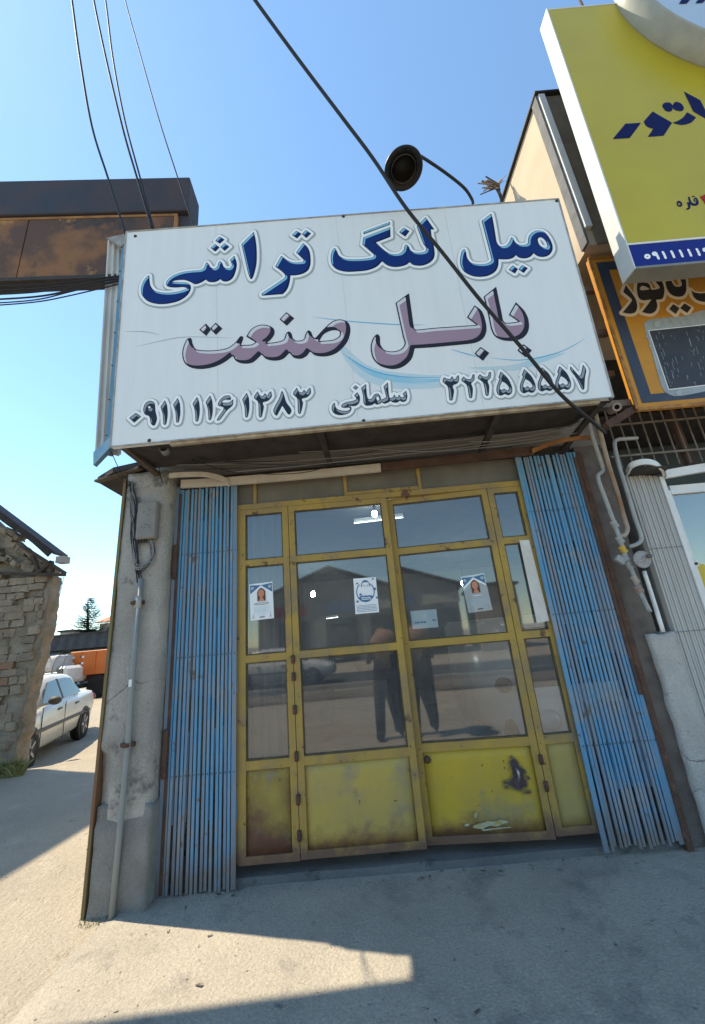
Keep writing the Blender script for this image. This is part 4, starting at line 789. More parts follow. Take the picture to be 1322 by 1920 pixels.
printed(F3, 'lettering', ysg, ZJ, [dia((62,735),(235,525),(450,512),(295,720)),
    [(605,358,1),(485,495,1),(510,545),(560,580),(615,592,1),(540,705,1),(758,688,1),(872,512,1)], [(874,512,1),(960,480),(1030,430),(1075,368,1),(1200,440,1),(1130,510),(1020,541),(940,532)],
    [(738,285),(760,245),(810,235),(860,250),(880,300),(870,345),(830,362),(780,345)], [(882,275),(900,238),(940,228),(1000,255),(1032,310),(1010,350),(960,352),(905,335),(884,305)],
    dia((1030,85),(1255,205),(1405,498),(1160,360))], fl(ink['deep']), .008, h0=.002, label='blue lettering')
printed(F3, 'lettering', ysg, ZK, [[(825,375),(850,342),(895,355),(925,400),(915,435),(875,448),(835,425)], [(848,392),(868,380),(890,400),(888,415),(862,412)],
    [(1040,365,1),(995,370,1),(1020,420),(1025,455),(978,492,1),(1030,496),(1062,470),(1065,420)],
    [(1020,285,1),(1050,265,1),(1075,350),(1110,385),(1150,385),(1165,360),(1130,355),(1120,315),(1150,285),(1185,305),(1205,350),(1205,400),(1170,425),(1100,425),(1055,390)], [(1140,320),(1160,315),(1172,335),(1150,340)],
    dia((1085,268),(1100,255),(1116,263),(1133,252),(1148,265),(1133,280),(1116,272),(1100,282))], fl(ink['deep']), .004, h0=.002, pad=.02, label='small blue lettering')
printed(F3, 'lettering', ysg, ZK, [[(1240,250,1),(1238,290),(1290,350),(1330,420),(1345,400),(1340,330),(1400,290),(1400,235,1),(1360,250),(1330,240),(1300,235),(1275,262)]], fl(ink['red']), .004, h0=.002, pad=.02, label='small red lettering')
circ = lambda cx, cy, rx, ry: [(cx+rx*math.cos(k*math.pi/8), cy+ry*math.sin(k*math.pi/8)) for k in range(17)]
printed(F3, 'lettering', ysg, ZK, [], fl(ink['white']), .004, strokes=[(circ(313,1315,34,28), .010), (circ(440,1268,28,22), .010), ([(468,1265),(490,1310),(508,1352)], .010)]+[([(583+148*i,1238-13*i),(610+148*i,1290-13*i),(630+148*i,1340-13*i)], .010) for i in range(5)]+[([(1330,1175),(1295,1185),(1300,1215),(1340,1220)], .010)], h0=.002, pad=.03, label='white phone number')
# drum
dc = F3.px(1405, -25); rim = F3.px(1322,128); rd = math.hypot(rim[0]-dc[0], rim[1]-dc[1])
drum = empty('round_sign', F3.at(dc[0], dc[1]), 'round pale blue drum sign standing proud of the yellow sign', 'sign')
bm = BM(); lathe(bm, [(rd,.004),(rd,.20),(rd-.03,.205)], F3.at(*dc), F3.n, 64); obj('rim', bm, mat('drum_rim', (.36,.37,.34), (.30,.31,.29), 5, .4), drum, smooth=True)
bm = BM(); lathe(bm, [(rd-.03,.203),(0,.203)], F3.at(*dc), F3.n, 64); obj('face_disc', bm, mat('disc_blue', (.42,.52,.66), (.40,.50,.64), 2, .3), drum)
F4 = Face(F3.at(0,0,.206), F3.u, F3.v); printed(F4, 'lettering', drum, (1200,0,.0923), [dia((790,78),(955,70),(1060,-60),(880,-60))], fl(ink['deep']), .008, h0=.002)
printed(F4, 'lettering', drum, (1200,0,.0923), [dia((1125,65),(1275,55),(1400,-60),(1230,-60))], fl(ink['deep']), .008, h0=.002)
tubeo('stay', [F3.at(dc[0]-rd-.25, h3+.4, -.08), F3.at(dc[0]-rd-.22, h3-.05, -.08)], .012, rust, ysg, 6, sm=False)

# ---------------------------------------------------------------- lamp, bundle, camera tube
lc = P(757,318,-1.15); lamp = empty('reflector_lamp', lc, 'black round reflector lamp on a long bent arm over the white sign', 'lamp')
ax = Vector((.02,-.12,-1)).normalized()
bm = BM(); R = .150
lathe(bm, [(R,.0),(R+.006,-.004),(R+.006,-.014),(R*.86,-.03),(R*.62,-.075),(R*.60,-.15),(R*.45,-.19),(.03,-.20),(0,-.20)], lc, ax, 36); obj('shade', bm, blackm, lamp, smooth=True)
bm = BM(); lathe(bm, [(R,.0),(R*.66,-.012),(R*.62,-.03),(R*.56,-.13),(0,-.14)], lc, ax, 36); obj('shade_inside', bm, mat('shade_inner', (.008,.008,.008), (.014,.012,.010), 6, .5), lamp, smooth=True)
bm = BM(); lathe(bm, [(R*.64,-.010),(R*.655,.004),(R*.67,-.010)], lc, ax, 36); obj('bezel', bm, mat('bezel', (.05,.045,.04), rough=.4), lamp, smooth=True)
top = lc-ax*.20
tubeo('arm', [P(887,382,-.70), P(884,372,-.72), P(870,352,-.78), P(838,326,-.86), P(800,300,-.98), P(772,284,-1.10), P(757,278,-1.17), P(752,283,-1.19), top], .013, blackm, lamp, 10, 6)
oc = P(930,350,.35); bun = empty('strip_bundle', P(941,378,.35), 'ragged bundle of pale dry strips on a twisted stem above the white sign', 'bundle')
tubeo('stem', [P(942,385,.35), P(939,368,.35), P(934,358,.35), P(930,350,.35)], .02, darkiron, bun, 6)
pale = mat('dry_strip', (.34,.27,.18), (.20,.15,.10), 12, .8)
for k in range(26):
    s = P(934+rnd.uniform(-6,4), 352+rnd.uniform(-8,4), .35+rnd.uniform(-.05,.05)); d = Vector((-1+rnd.uniform(-.25,.25), rnd.uniform(-.4,.4), .12+rnd.uniform(-.28,.45))) if k < 20 else Vector((.5, rnd.uniform(-.3,.3), rnd.uniform(.3,.9)))
    bm = BM(); bar(bm, s, s+d.normalized()*rnd.uniform(.10,.24), .022, .006, Vector((0,-.5,.8))); obj('strip', bm, pale if k % 4 else rust, bun)
for k in range(6): bm = BM(); bmesh.ops.create_icosphere(bm, subdivisions=1, radius=.022, matrix=Matrix.Translation(P(941-1.5*k+rnd.uniform(-2,2), 372-4*k, .33))); obj('knot', bm, darkiron, bun)
cp = P(1157,763,-.50); bm = BM(); lathe(bm, [(.020,-.01),(.020,.0),(.034,.002),(.036,-.004),(.034,-.16),(0,-.16)], cp, Vector((-.35,-1,-.35)), 18); tag(obj('camera_tube', bm, mat('tube_pink', (.40,.33,.30), (.32,.27,.25), 8)), 'small round camera tube at the lower right corner of the white sign', 'camera')
bm = BM(); bar(bm, P(1200,760,-.30), P(1135,800,-.40), .06, .05); tag(obj('angle_bracket', bm, rust), 'brown rusty angle bracket under the camera tube', 'bracket')

# ---------------------------------------------------------------- overhead cables
cable([P(430,-70,-1.75), P(478,0,-1.65), P(560,112,-1.5), P(640,218,-1.38), P(700,298,-1.28), P(760,388,-1.18), P(830,474,-1.08), P(900,562,-.99), P(985,660,-.90), P(1050,738,-.82), P(1110,790,-.66), P(1135,812,-.4)], .014, 'thick black cable slanting down across the white sign', rubber)
cable([P(125,-70,-.75), P(135,0,-.72), P(150,110,-.68), P(172,235,-.64), P(203,335,-.60), P(236,440,-.56)], .012, 'single wavy black cable dropping to the left top corner of the sign')
cable([P(165,-70,-.75), P(176,0,-.72), P(199,110,-.68), P(230,240,-.64), P(256,330,-.60), P(285,428,-.56)], .012, 'doubled black cable crossing the rusty box', rubber, 'paired cables over the rusty box')
cable([P(185,-70,-.70), P(198,0,-.70), P(212,110,-.68), P(234,225,-.64), P(262,330,-.60), P(288,428,-.56)], .010, 'doubled black cable crossing the rusty box', rubber, 'paired cables over the rusty box')
cable([P(222,-70,-.70), P(235,0,-.70), P(266,112,-.66), P(300,230,-.62), P(334,335,-.58), P(365,430,-.54)], .007, 'thin black cable ending behind the top of the white sign')
for k, (ya, yb) in enumerate(((532,519),(541,523),(548,521),(558,527),(565,524),(570,533))):
    cable([P(-60,ya+6,-.22), P(60,ya+2-k,-.20), P(130,(ya+yb)/2+3,-.17), P(230,yb-2,-.14)], .010 if k < 4 else .007, 'black service cable strung below the rusty box', rubber, 'cables below the rusty box')

# ---------------------------------------------------------------- rusty box sign over the alley
rot = math.radians(3.4); rb = empty('rusty_box_sign', (-3.2, -.3, 5.1), 'old rusty brown box sign with dark hood above the alley', 'sign')
fr0 = P(357,335,-.08); pv = Vector((fr0.x, -.08, 0))
def rq(bm):
    for v in bm.verts: v.co = pv + Matrix.Rotation(rot, 3, 'Z') @ (v.co-pv)
    return bm
zt = fr0.z; zb_ = P(150,520,-.14).z; zm = P(200,400,-.14).z
rustpanel = mat('rust_panel', (.25,.12,.055), (.11,.065,.05), 1.3, .8, .3, 40, lo=.44, hi=.56, spots=[((.46,.25,.09), 2.2, .57, .1), ((.06,.05,.048), 3.2, .53, .12), ((.52,.32,.12), 6, .66, .06)])
hood = mat('rust_hood', (.04,.045,.06), (.07,.05,.05), 2, .7, .2, 30)
obj('hood', rq(bbox(-5.6, fr0.x, -.10, .24, zm, zt, .01)), hood, rb)
obj('carcass', rq(bbox(-5.6, fr0.x-.01, -.04, .07, zb_, zm-.001, .005)), hood, rb)
for x0, x1 in ((-5.5,-3.4), (-3.39,fr0.x-.17)):
    obj('face_sheet', rq(bbox(x0, x1, -.065, -.042, zb_+.04, zm-.03, .004)), rustpanel, rb)
orng = mat('rust_edge', (.38,.19,.07), (.25,.12,.05), 6, .8)
for b in ((-5.5,fr0.x-.125,-.072,-.066,zm-.045,zm-.01), (fr0.x-.165,fr0.x-.12,-.072,-.0405,zb_+.04,zm-.046)): obj('edge_strip', rq(bbox(*b, .002)), orng, rb)
obj('bottom_lip', rq(bbox(-5.6, fr0.x-.02, -.08, .08, zb_-.02, zb_+.03, .004)), darkiron, rb)
for x in (-2.1,-1.75): bm = BM(); tube(bm, [Vector((x,.02,zb_-.01)), Vector((x,.2 if x > -2.5 else .5,3.6 if x > -2.5 else 0))], .035, 8); obj('support_post', rq(bm), darkiron, rb)

# ---------------------------------------------------------------- old brick house on the left
BY = 3.30                                 # plane of its street wall
bh = empty('brick_house', (-6.2, BY+.1, .1), 'crumbling old brick house with sagging roof across the alley', 'house')
mort = mat('old_mortar', (.35,.29,.215), (.22,.185,.14), 4, .95, 1.4, 26, spots=[((.13,.11,.09), 6, .60, .1)], fine=.4)
bricks = [mat('brick_a', (.34,.265,.19), (.25,.20,.145), 6, .9, .9, 45, fine=.4), mat('brick_b', (.40,.32,.235), (.28,.225,.165), 6, .9, .9, 45, fine=.4), mat('brick_c', (.28,.225,.165), (.20,.165,.125), 6, .9, .9, 45, fine=.4), mat('brick_red', (.36,.18,.11), (.28,.19,.13), 8, .9, .9, 45, fine=.4)]
EDGE = [(-.1,-5.42),(.42,-5.41),(.73,-5.40),(1.07,-5.39),(1.36,-5.35),(1.72,-5.28),(2.15,-5.26),(2.84,-5.25),(3.3,-5.22)]
def edge_x(z):
    for (za, xa), (zb, xb) in zip(EDGE, EDGE[1:]):
        if z <= zb: return xa+(xb-xa)*max(0, (z-za)/(zb-za))+.025*noise.noise(Vector((z*3, 1, 0)))+.025*noise.noise(Vector((z*9, 4, 0)))
    return EDGE[-1][1]
def wfn(p, q):
    if p.x > -5.75: q = q+Vector(((edge_x(p.z)+5.30)*min(1, (p.x+5.75)/.45), 0, 0))
    return q
obj('wall_core', gridbox(-5.82, -5.30, BY, BY+.25, -.05, 3.04, .05, .045, 3, 3.5, wfn), mort, bh, smooth=True)
obj('wall_head', gridbox(-7.6, -5.825, BY, BY+.25, .80, 3.04, .10, .03, 7, 3), mort, bh, smooth=True)
shapes = []
for k in range(9):
    bm = gridbox(-.5,.5,-.5,.5,-.5,.5,.34, .16, k*3.3, 1.9); me = bpy.data.meshes.new('brick'); bm.to_mesh(me); bm.free(); shapes.append(me)
bset = [[] for _ in bricks]
for mi in range(4):
    for me in shapes:
        c = me.copy(); c.materials.append(bricks[mi]); bset[mi].append(c)
z = .42; row = 0
while z < 2.95:
    hh = .122+rnd.uniform(-.014,.018); x = -6.55+(.14 if row % 2 else 0)+rnd.uniform(-.04,.04)
    while x < edge_x(z)-.08:
        L = rnd.choice((.26,.23,.29,.15,.20)); x1 = min(x+L, edge_x(z)-.05+rnd.uniform(-.05,.02))
        if x1-x > .07 and not (z < .80 and x < -5.84) and rnd.random() > (.10 if z > 1.0 else .45):
            mi = 3 if (rnd.random() < .04 or (1.2 < z < 1.65 and x < -5.85 and rnd.random() < .5)) else rnd.choice((0,0,1,1,2))
            o = bpy.data.objects.new('brick', rnd.choice(bset[mi])); COL.objects.link(o); o.parent = bh; o.matrix_parent_inverse = Matrix.Translation(ROOT[bh.name]).inverted()
            o.location = ((x+x1)/2, BY+.012-rnd.uniform(0,.022), z+hh/2+.012*math.sin(x*2.2+row)); o.scale = (x1-x-.012, .09, hh-.012); o.rotation_euler = (rnd.uniform(-.05,.05), rnd.uniform(-.04,.04), rnd.uniform(-.05,.05))
        x = x1+.004
    z += hh; row += 1
# rubble infill of the gable, roof, rafters
rz = lambda x: 3.20+max(0, -5.0-x)*.77         # underside of the roof over the wall
for k in range(40):
    x = -6.8+1.52*rnd.random(); zz = 3.07+rnd.random()*max(.02, rz(x)-.16-3.07)
    o = bpy.data.objects.new('rubble_block', rnd.choice(bset[rnd.choice((0,1,2))])); COL.objects.link(o); o.parent = bh; o.matrix_parent_inverse = Matrix.Translation(ROOT[bh.name]).inverted()
    o.location = (x, BY+.06+rnd.uniform(-.03,.03), zz); o.scale = (rnd.uniform(.12,.24), .16, rnd.uniform(.07,.13)); o.rotation_euler = (0, rnd.uniform(.1,.9), rnd.uniform(-.3,.3))
bm = BM(); prism(bm, [(-7.0,BY+.13,3.04), (-5.36,BY+.13,3.04), (-5.38,BY+.13,3.14), (-7.0,BY+.13,4.6)], (0,.1,0)); obj('gable_core', bm, mort, bh)
ra = P(101,1034,BY-.15); rbv = ra+(P(0,958,BY-.15)-ra)*1.35
roofm = mat('roof_sheet_dark', (.055,.045,.05), (.10,.07,.06), 3, .8, .3, 40)
bm = BM(); prism(bm, [ra, rbv, rbv+Vector((0,0,-.06)), ra+Vector((0,0,-.05))], (0,.34,0)); obj('roof', bm, roofm, bh)
bm = BM(); q_ = smooth_path([rbv+Vector((0,-.012,-.05)), rbv.lerp(ra,.35)+Vector((0,-.012,-.075)), rbv.lerp(ra,.7)+Vector((0,-.012,-.05)), ra+Vector((-.05,-.012,-.05))], 5)
for a_, b_ in zip(q_, q_[1:]): bar(bm, a_, b_+(b_-a_)*.02, .10, .02)
obj('barge_board', bm, mat('old_wood_dark', (.035,.028,.026), (.06,.05,.04), 6, .9), bh)
wood = mat('old_wood', (.10,.075,.055), (.06,.045,.035), 7, .9)
G6 = lambda x, y, Y: P(x/3.556, 940+y/3.556, Y)
for a_, b_ in (((0,480),(435,490)), ((150,300),(435,480)), ((215,360),(265,480)), ((265,470),(345,400)), ((345,400),(350,470))):
    bm = BM(); bar(bm, G6(*a_,BY-.10), G6(*b_,BY-.10), .05, .05); obj('rafter', bm, wood, bh)
e0 = G6(412,392,BY-.2); bm = BM(); box(bm, e0.x-.07, e0.x+.07, BY-.25, BY-.1, e0.z-.05, e0.z+.06); obj('eave_board', bm, mat('eave_grey', (.35,.33,.31)), bh)
tubeo('hanging_wire', [G6(425,505,BY-.1), G6(405,600,BY-.1), G6(378,700,BY-.08)], .005, cablegrey, bh, 5)
# tall apartment house further left, outside the picture, whose shade lies across the alley
ah = empty('apartment_house', (-13, 2.5, 0), 'tall plain apartment house whose shade falls across the alley', 'building')
aw = mat('apartment_plaster', (.42,.38,.32), (.36,.33,.28), 1, .9)
base = [(-9.0,4.6),(-9.5,.5),(-17,.5),(-17,4.6)]
bm = BM(); prism(bm, [(x,y,-.05) for x, y in base], (0,0,10.3)); obj('wall', bm, aw, ah)
bm = BM(); prism(bm, [(x*1.0+(.12 if x > -10 else 0),y,10.26) for x, y in base], (0,0,.12)); obj('roof', bm, darkiron, ah)
for zz in (1.2, 3.9, 6.6):
    for t in (.25, .7):
        c = Vector((-9.0,4.6,0)).lerp(Vector((-9.5,.5,0)), t); bm = BM(); bar(bm, c+Vector((.02,0,zz)), c+Vector((.02,0,zz+1.3)), .9, .05, Vector((1,-.18,0))); obj('window', bm, mat('dark_glass', (.03,.04,.05), rough=.1, spec=.6), ah)

# weeds at the foot of the walls
def weeds(c, n, h, spread, label):
    bm = BM()
    for k in range(n):
        a = rnd.uniform(0, 6.28); r = spread*math.sqrt(rnd.random()); p = Vector((c[0]+r*math.cos(a), c[1]+r*.5*math.sin(a), 0)); p.z = ground_z(p.x, p.y)-.01
        d = Vector((rnd.uniform(-.6,.6), rnd.uniform(-.6,.6), 1)).normalized(); hh = h*rnd.uniform(.4,1); s = d.orthogonal().normalized()*h*.035; q = p+d*hh*.6; t = q+(d+Vector((d.x,d.y,-.3))).normalized()*hh*.4
        v = [bm.verts.new(x) for x in (p-s, p+s, q+s, q-s, t)]; bm.faces.new(v[:4]); bm.faces.new((v[3],v[2],v[4]))
    return tag(obj('weeds', bm, mat('weed_green', (.13,.155,.05), (.24,.22,.10), 9, .8)), label, kind='stuff')
bm = BM(); r8 = random.Random(5)      # litter, twigs and leaf scraps
for k in range(110):
    x = r8.uniform(-1.6, 2.1) if k < 90 else r8.uniform(-3.4,-2.1); y = r8.choice((r8.uniform(-1.2,-.1), r8.uniform(-.10,.015), r8.uniform(-.05,.015))) if k < 90 else r8.uniform(-.8,2)
    z = (fz(x,y) if x > -1.95 else ground_z(x,y))+.004; a = r8.uniform(0,6.28); L = r8.uniform(.006,.022); w = L*r8.uniform(.15,.7)
    d = Vector((math.cos(a),math.sin(a),0)); s = Vector((-d.y,d.x,0)); v = [bm.verts.new(Vector((x,y,z+r8.uniform(0,.004)))+d*L*i+s*w*j) for i, j in ((-1,-.6),(1,-.4),(.9,.5),(-.8,.6))]; bm.faces.new(v)
tag(obj('litter', bm, mat('litter', (.10,.085,.07), (.30,.27,.22), 25, .8, lo=.48, hi=.52)), 'tiny leaf and paper scraps scattered on the concrete', kind='stuff')
weeds((-5.36,3.2), 130, .30, .18, 'tuft of yellow green weeds at the foot of the brick house'); weeds((-5.7,3.15), 110, .14, .4, 'low weeds along the brick wall foot')
weeds((-1.90,-.19), 70, .045, .10, 'tiny green weeds at the foot of the corner pillar')

# ---------------------------------------------------------------- car builder (axis: front towards +x, ground at z = 0)
def make_car(name, label, paint, loc, rz, group=None):
    t = bpy.data.objects.new(name, None); COL.objects.link(t); tag(t, label, 'car', group)
    tyre = mat('tyre', (.02,.02,.02), (.03,.028,.026), 9, .9); rimm = mat('rim', (.30,.30,.31), rough=.4, metal=.5); cg = mat('car_glass', (.035,.05,.055), rough=.04, spec=.8); trim = mat('trim_grey', (.09,.085,.08), rough=.6)
    def add(nm, bm, mt, par=t, sm=True): return obj(nm, bm, mt, par, smooth=sm, local=True)
    # x stations: (x, z bottom, z belt/hood edge, z centre top, half width)
    stn = [(-2.30,.50,.78,.85,.60),(-2.25,.34,.87,.96,.76),(-1.98,.26,.93,1.02,.82),(-1.55,.24,.94,1.03,.845),(-1.0,.20,.93,.99,.855),(0,.19,.92,.96,.86),(.75,.19,.90,.95,.86),(1.15,.20,.86,.93,.85),(1.55,.24,.78,.86,.83),(1.95,.27,.68,.76,.79),(2.12,.32,.60,.66,.68),(2.16,.42,.54,.58,.56)]
    bm = BM(); rings = []
    for (x, zb, ze, zc, w) in stn:
        half = [(0,zb),(w*.80,zb),(w*.955,zb+.10),(w,(zb+ze)/2),(w*.985,ze-.09),(w*.93,ze),(w*.55,zc-.012),(0,zc)]
        pts = [(x,y,z) for y, z in half]+[(x,-y,z) for y, z in half[-2:0:-1]]; rings.append([bm.verts.new(p) for p in pts])
    for a, b in zip(rings, rings[1:]):
        for k in range(len(a)): bm.faces.new((a[k], a[(k+1)%len(a)], b[(k+1)%len(b)], b[k]))
    bm.faces.new(rings[0]); bm.faces.new(rings[-1][::-1]); bmesh.ops.recalc_face_normals(bm, faces=bm.faces[:]); body = add('body', bm, paint)
    cab = [(-1.52,1.00,.62,.66),(-1.02,1.36,.56,.77),(-.62,1.405,.57,.79),(.0,1.415,.57,.80),(.38,1.37,.56,.79),(1.12,.93,.60,.74)]   # x, roof z, roof half width, foot half width
    bm = BM(); rings = []
    for x, zr, wr, wf in cab:
        half = [(wf,.90),(wr+.03,zr-.05),(wr-.05,zr),(0,zr+.015)]; pts = [(x,y,z) for y, z in half]+[(x,-y,z) for y, z in half[-2::-1]]; rings.append([bm.verts.new(p) for p in pts])
    for a, b in zip(rings, rings[1:]):
        for k in range(len(a)-1): bm.faces.new((a[k], b[k], b[k+1], a[k+1]))
    bm.faces.new(rings[0]); bm.faces.new(rings[-1][::-1]); bmesh.ops.recalc_face_normals(bm, faces=bm.faces[:]); add('roof', bm, paint)
    def side(z, s): f = (z-.90)/(1.36-.90); return s*((.80+(.60-.80)*f)+.012)
    for s in (-1, 1):
        for nm, poly in (('rear_window', [(-.93,.965),(-.12,.955),(-.14,1.32),(-.55,1.325),(-.86,1.30)]), ('front_window', [(-.06,.955),(.86,.955),(.36,1.29),(-.07,1.32)]), ('quarter_window', [(-1.25,.975),(-.97,.968),(-.91,1.28)])):
            bm = BM(); prism(bm, [(x, side(z, s)*(1.0 if nm != 'quarter_window' else .965), z) for x, z in poly], (0, -s*.02, 0)); add(nm, bm, cg, t, False)
        bm = BM(); prism(bm, [(-.125, side(.95,s)+s*.004, .95), (-.055, side(.95,s)+s*.004, .95), (-.065, side(1.33,s)+s*.004, 1.33), (-.135, side(1.33,s)+s*.004, 1.33)], (0,-s*.02,0)); add('door_post', bm, trim, t, False)
        bm = BM(); bar(bm, (-1.62, s*.856, .555), (1.25, s*.868, .545), .055, .03, Vector((0,s,0))); add('side_moulding', bm, trim, t, False)
        for x in (-.08, .98): bm = BM(); bar(bm, (x, s*.862, .22), (x, s*.852, .90), .008, .012, Vector((0,s,0))); add('door_gap', bm, trim, t, False)
        for x in (-.80, .14): bm = BM(); bar(bm, (x, s*.858, .80), (x+.16, s*.858, .795), .03, .03, Vector((0,s,0))); add('door_handle', bm, trim, t, False)
        m_ = BM(); bmesh.ops.create_icosphere(m_, subdivisions=2, radius=.1, matrix=Matrix.Translation((.74, s*.93, .985)) @ Matrix.Diagonal((.75,1.1,.75,1))); mo = add('mirror', m_, trim)
        bm = BM(); bmesh.ops.create_icosphere(bm, subdivisions=2, radius=.1, matrix=Matrix.Translation((2.0, s*.60, .62)) @ Matrix.Diagonal((1.35,1.75,.85,1))); add('headlight', bm, mat('headlight', (.55,.57,.58), rough=.08, spec=.8))
        bm = BM(); bmesh.ops.create_icosphere(bm, subdivisions=2, radius=.1, matrix=Matrix.Translation((-2.20, s*.66, .78)) @ Matrix.Diagonal((.8,1.5,1.0,1))); add('tail_light', bm, mat('tail_light', (.25,.015,.015), rough=.15, spec=.6))
        for x in (-1.335, 1.335):
            bm = BM(); lathe(bm, [(.355,-.05),(.355,.014),(.335,.018),(0,.018)], (x, s*.845, .30), (0,s,0), 28); add('wheel_arch', bm, blackm)
            bm = BM(); lathe(bm, [(.19,.02),(.285,.03),(.30,.0),(.30,-.14),(.28,-.17),(0,-.17)], (x, s*.845, .30), (0,s,0), 28); wo = add('wheel', bm, tyre)
            bm = BM(); lathe(bm, [(.20,.022),(.185,.0),(.06,.012),(0,.014)], (x, s*.845, .30), (0,s,0), 20); add('rim', bm, rimm, wo)
            for k in range(5):
                a = k*2*math.pi/5; bm = BM(); bar(bm, (x+.05*math.cos(a), s*.862, .30+.05*math.sin(a)), (x+.19*math.cos(a), s*.868, .30+.19*math.sin(a)), .045, .016, Vector((0,s,0))); add('spoke', bm, rimm, wo, False)
    bm = BM(); prism(bm, [(1.10,-.66,.955),(1.10,.66,.955),(.44,.52,1.36),(.44,-.52,1.36)], (.014,0,.012)); add('windscreen', bm, cg, t, False)
    bm = BM(); prism(bm, [(-1.50,-.58,1.02),(-1.50,.58,1.02),(-1.06,.50,1.345),(-1.06,-.50,1.345)], (-.014,0,.012)); add('rear_screen', bm, cg, t, False)
    for x, z in ((-2.28,.46),(2.13,.44)): bm = BM(); box(bm, x-.06, x+.06, -.70, .70, z-.06, z+.06); bmesh.ops.bevel(bm, geom=bm.edges[:], offset=.03, segments=2, affect='EDGES'); add('bumper', bm, trim)
    bm = BM(); box(bm, 2.12, 2.17, -.34, .34, .54, .62); add('grille', bm, blackm, t, False)
    bm = BM(); box(bm, 2.185, 2.195, -.24, .24, .39, .49); add('number_plate', bm, white, t, False)
    t.location = loc; t.rotation_euler = (0,0,rz); return t
cpaint = mat('car_cream', (.62,.60,.54), (.56,.53,.46), 2, .25, spec=.6, spots=[((.40,.34,.26), 1.2, .62, .2)])
fa = math.radians(-72)            # nose points towards the street
make_car('parked_car', 'dusty white saloon car parked in the alley behind the brick house', cpaint, (-7.41, 5.50, -.165), fa).scale = (1.09,1.09,1.09)
vn = empty('small_van', (2.45, 2.2, .04), 'white cab over van standing inside the workshop behind the right pane', 'van'); vw = mat('van_white', (.82,.83,.84), (.76,.77,.78), 3, .25, spec=.6)
prof = [(1.06,.28),(1.00,.50),(1.02,.92),(1.42,1.56),(1.60,1.68),(4.6,1.72),(4.6,.28)]          # side profile (y, z)
bm = BM(); prism(bm, [(1.56,y,z) for y, z in prof], (1.55,0,0)); bmesh.ops.bevel(bm, geom=bm.edges[:], offset=.05, segments=3, affect='EDGES'); obj('body', bm, vw, vn, smooth=True)
bm = BM(); prism(bm, [(1.66,1.03,.96),(3.01,1.03,.96),(2.96,1.385,1.53),(1.71,1.385,1.53)], (0,-.012,.008)); obj('windscreen', bm, mat('car_glass', (.035,.05,.055), rough=.04, spec=.8), vn)
for sx_ in (1.76, 2.91):
    bm = BM(); bmesh.ops.create_icosphere(bm, subdivisions=2, radius=.1, matrix=Matrix.Translation((sx_,1.01,.66)) @ Matrix.Diagonal((1.15,.5,1.0,1))); obj('headlight', bm, mat('van_lamp', (.75,.76,.76), rough=.06, spec=.9), vn, smooth=True)
    k_ = -1 if sx_ < 2.3 else 1
    bm = BM(); bmesh.ops.create_icosphere(bm, subdivisions=2, radius=.1, matrix=Matrix.Translation((2.335+k_*.93,1.10,1.0)) @ Matrix.Diagonal((.95,.7,.8,1))); obj('mirror', bm, blackm, vn, smooth=True)
    bm = BM(); box(bm, sx_-.09, sx_+.09, .985, .998, .50, .54); obj('indicator', bm, mat('van_red', (.35,.06,.05)), vn)
    for y in (1.55, 4.0): bm = BM(); lathe(bm, [(0,.03),(.2,.03),(.27,.02),(.28,-.1),(0,-.1)], (2.335+k_*.78,y,.32), (k_,0,0), 18); obj('wheel', bm, mat('tyre', (.02,.02,.02), (.03,.028,.026), 9, .9), vn, smooth=True)
bm = BM(); box(bm, 1.58, 3.09, .97, 1.06, .30, .44); obj('bumper', bm, mat('van_bumper', (.10,.10,.10)), vn)

# orange lorry
tr = empty('lorry', (-13.5, 18, 0), 'lorry with an orange box body parked beyond the alley', 'lorry')
og = mat('lorry_orange', (.62,.17,.035), (.54,.14,.03), 2, .5)
p0 = P(133,1223,15.6); p1 = P(134,1267,15.6); z1, z0 = p0.z, p1.z-.02; x0 = p0.x
obj('box_body', bbox(x0, x0+5.5, 15.6, 17.9, z0, z1, .02), og, tr)
for k in range(8): bm = BM(); box(bm, x0+.5+.65*k, x0+.55+.65*k, 15.565, 15.598, z0+.05, z1-.05); obj('side_rib', bm, og, tr)
for k, y in enumerate((16.0, 17.4)): bm = BM(); box(bm, x0-.03, x0-.002, y-.42+.1*k, y+.52, z0+.06, z1-.06); d_ = obj('rear_door', bm, mat('lorry_orange_dark', (.58,.15,.03), (.5,.13,.03), 2, .5), tr)
for z in (z0+.2, (z0+z1)/2, z1-.25):
    for y in (15.70, 16.75): bm = BM(); box(bm, x0-.06, x0-.032, y-.10, y+.12, z-.05, z+.05); obj('door_hinge', bm, white, tr)
    bm = BM(); box(bm, x0+.02, x0+.22, 15.565, 15.598, z-.05, z+.05); obj('corner_hinge', bm, white, tr); bm = BM(); box(bm, x0+.50, x0+.66, 15.565, 15.598, z-.05, z+.05); obj('corner_hinge', bm, white, tr)
bm = BM(); box(bm, x0+.1, x0+7.6, 15.9, 17.6, z0-.28, z0-.003); obj('chassis', bm, mat('chassis_red', (.12,.035,.03), (.07,.03,.03), 4), tr)
obj('cab', bbox(x0+5.75, x0+7.7, 15.65, 17.85, .6, 2.35, .1), mat('cab_white', (.6,.6,.58)), tr)
for x in (x0+1.35, x0+2.5, x0+6.6):
    for y in (15.75, 17.45):
        bm = BM(); lathe(bm, [(.0,-.13),(.46,-.12),(.50,-.08),(.50,.08),(.46,.12),(.25,.09),(0,.05)], (x, y, .48), (0,-1,0), 20); obj('wheel', bm, MATS['tyre'], tr, smooth=True)
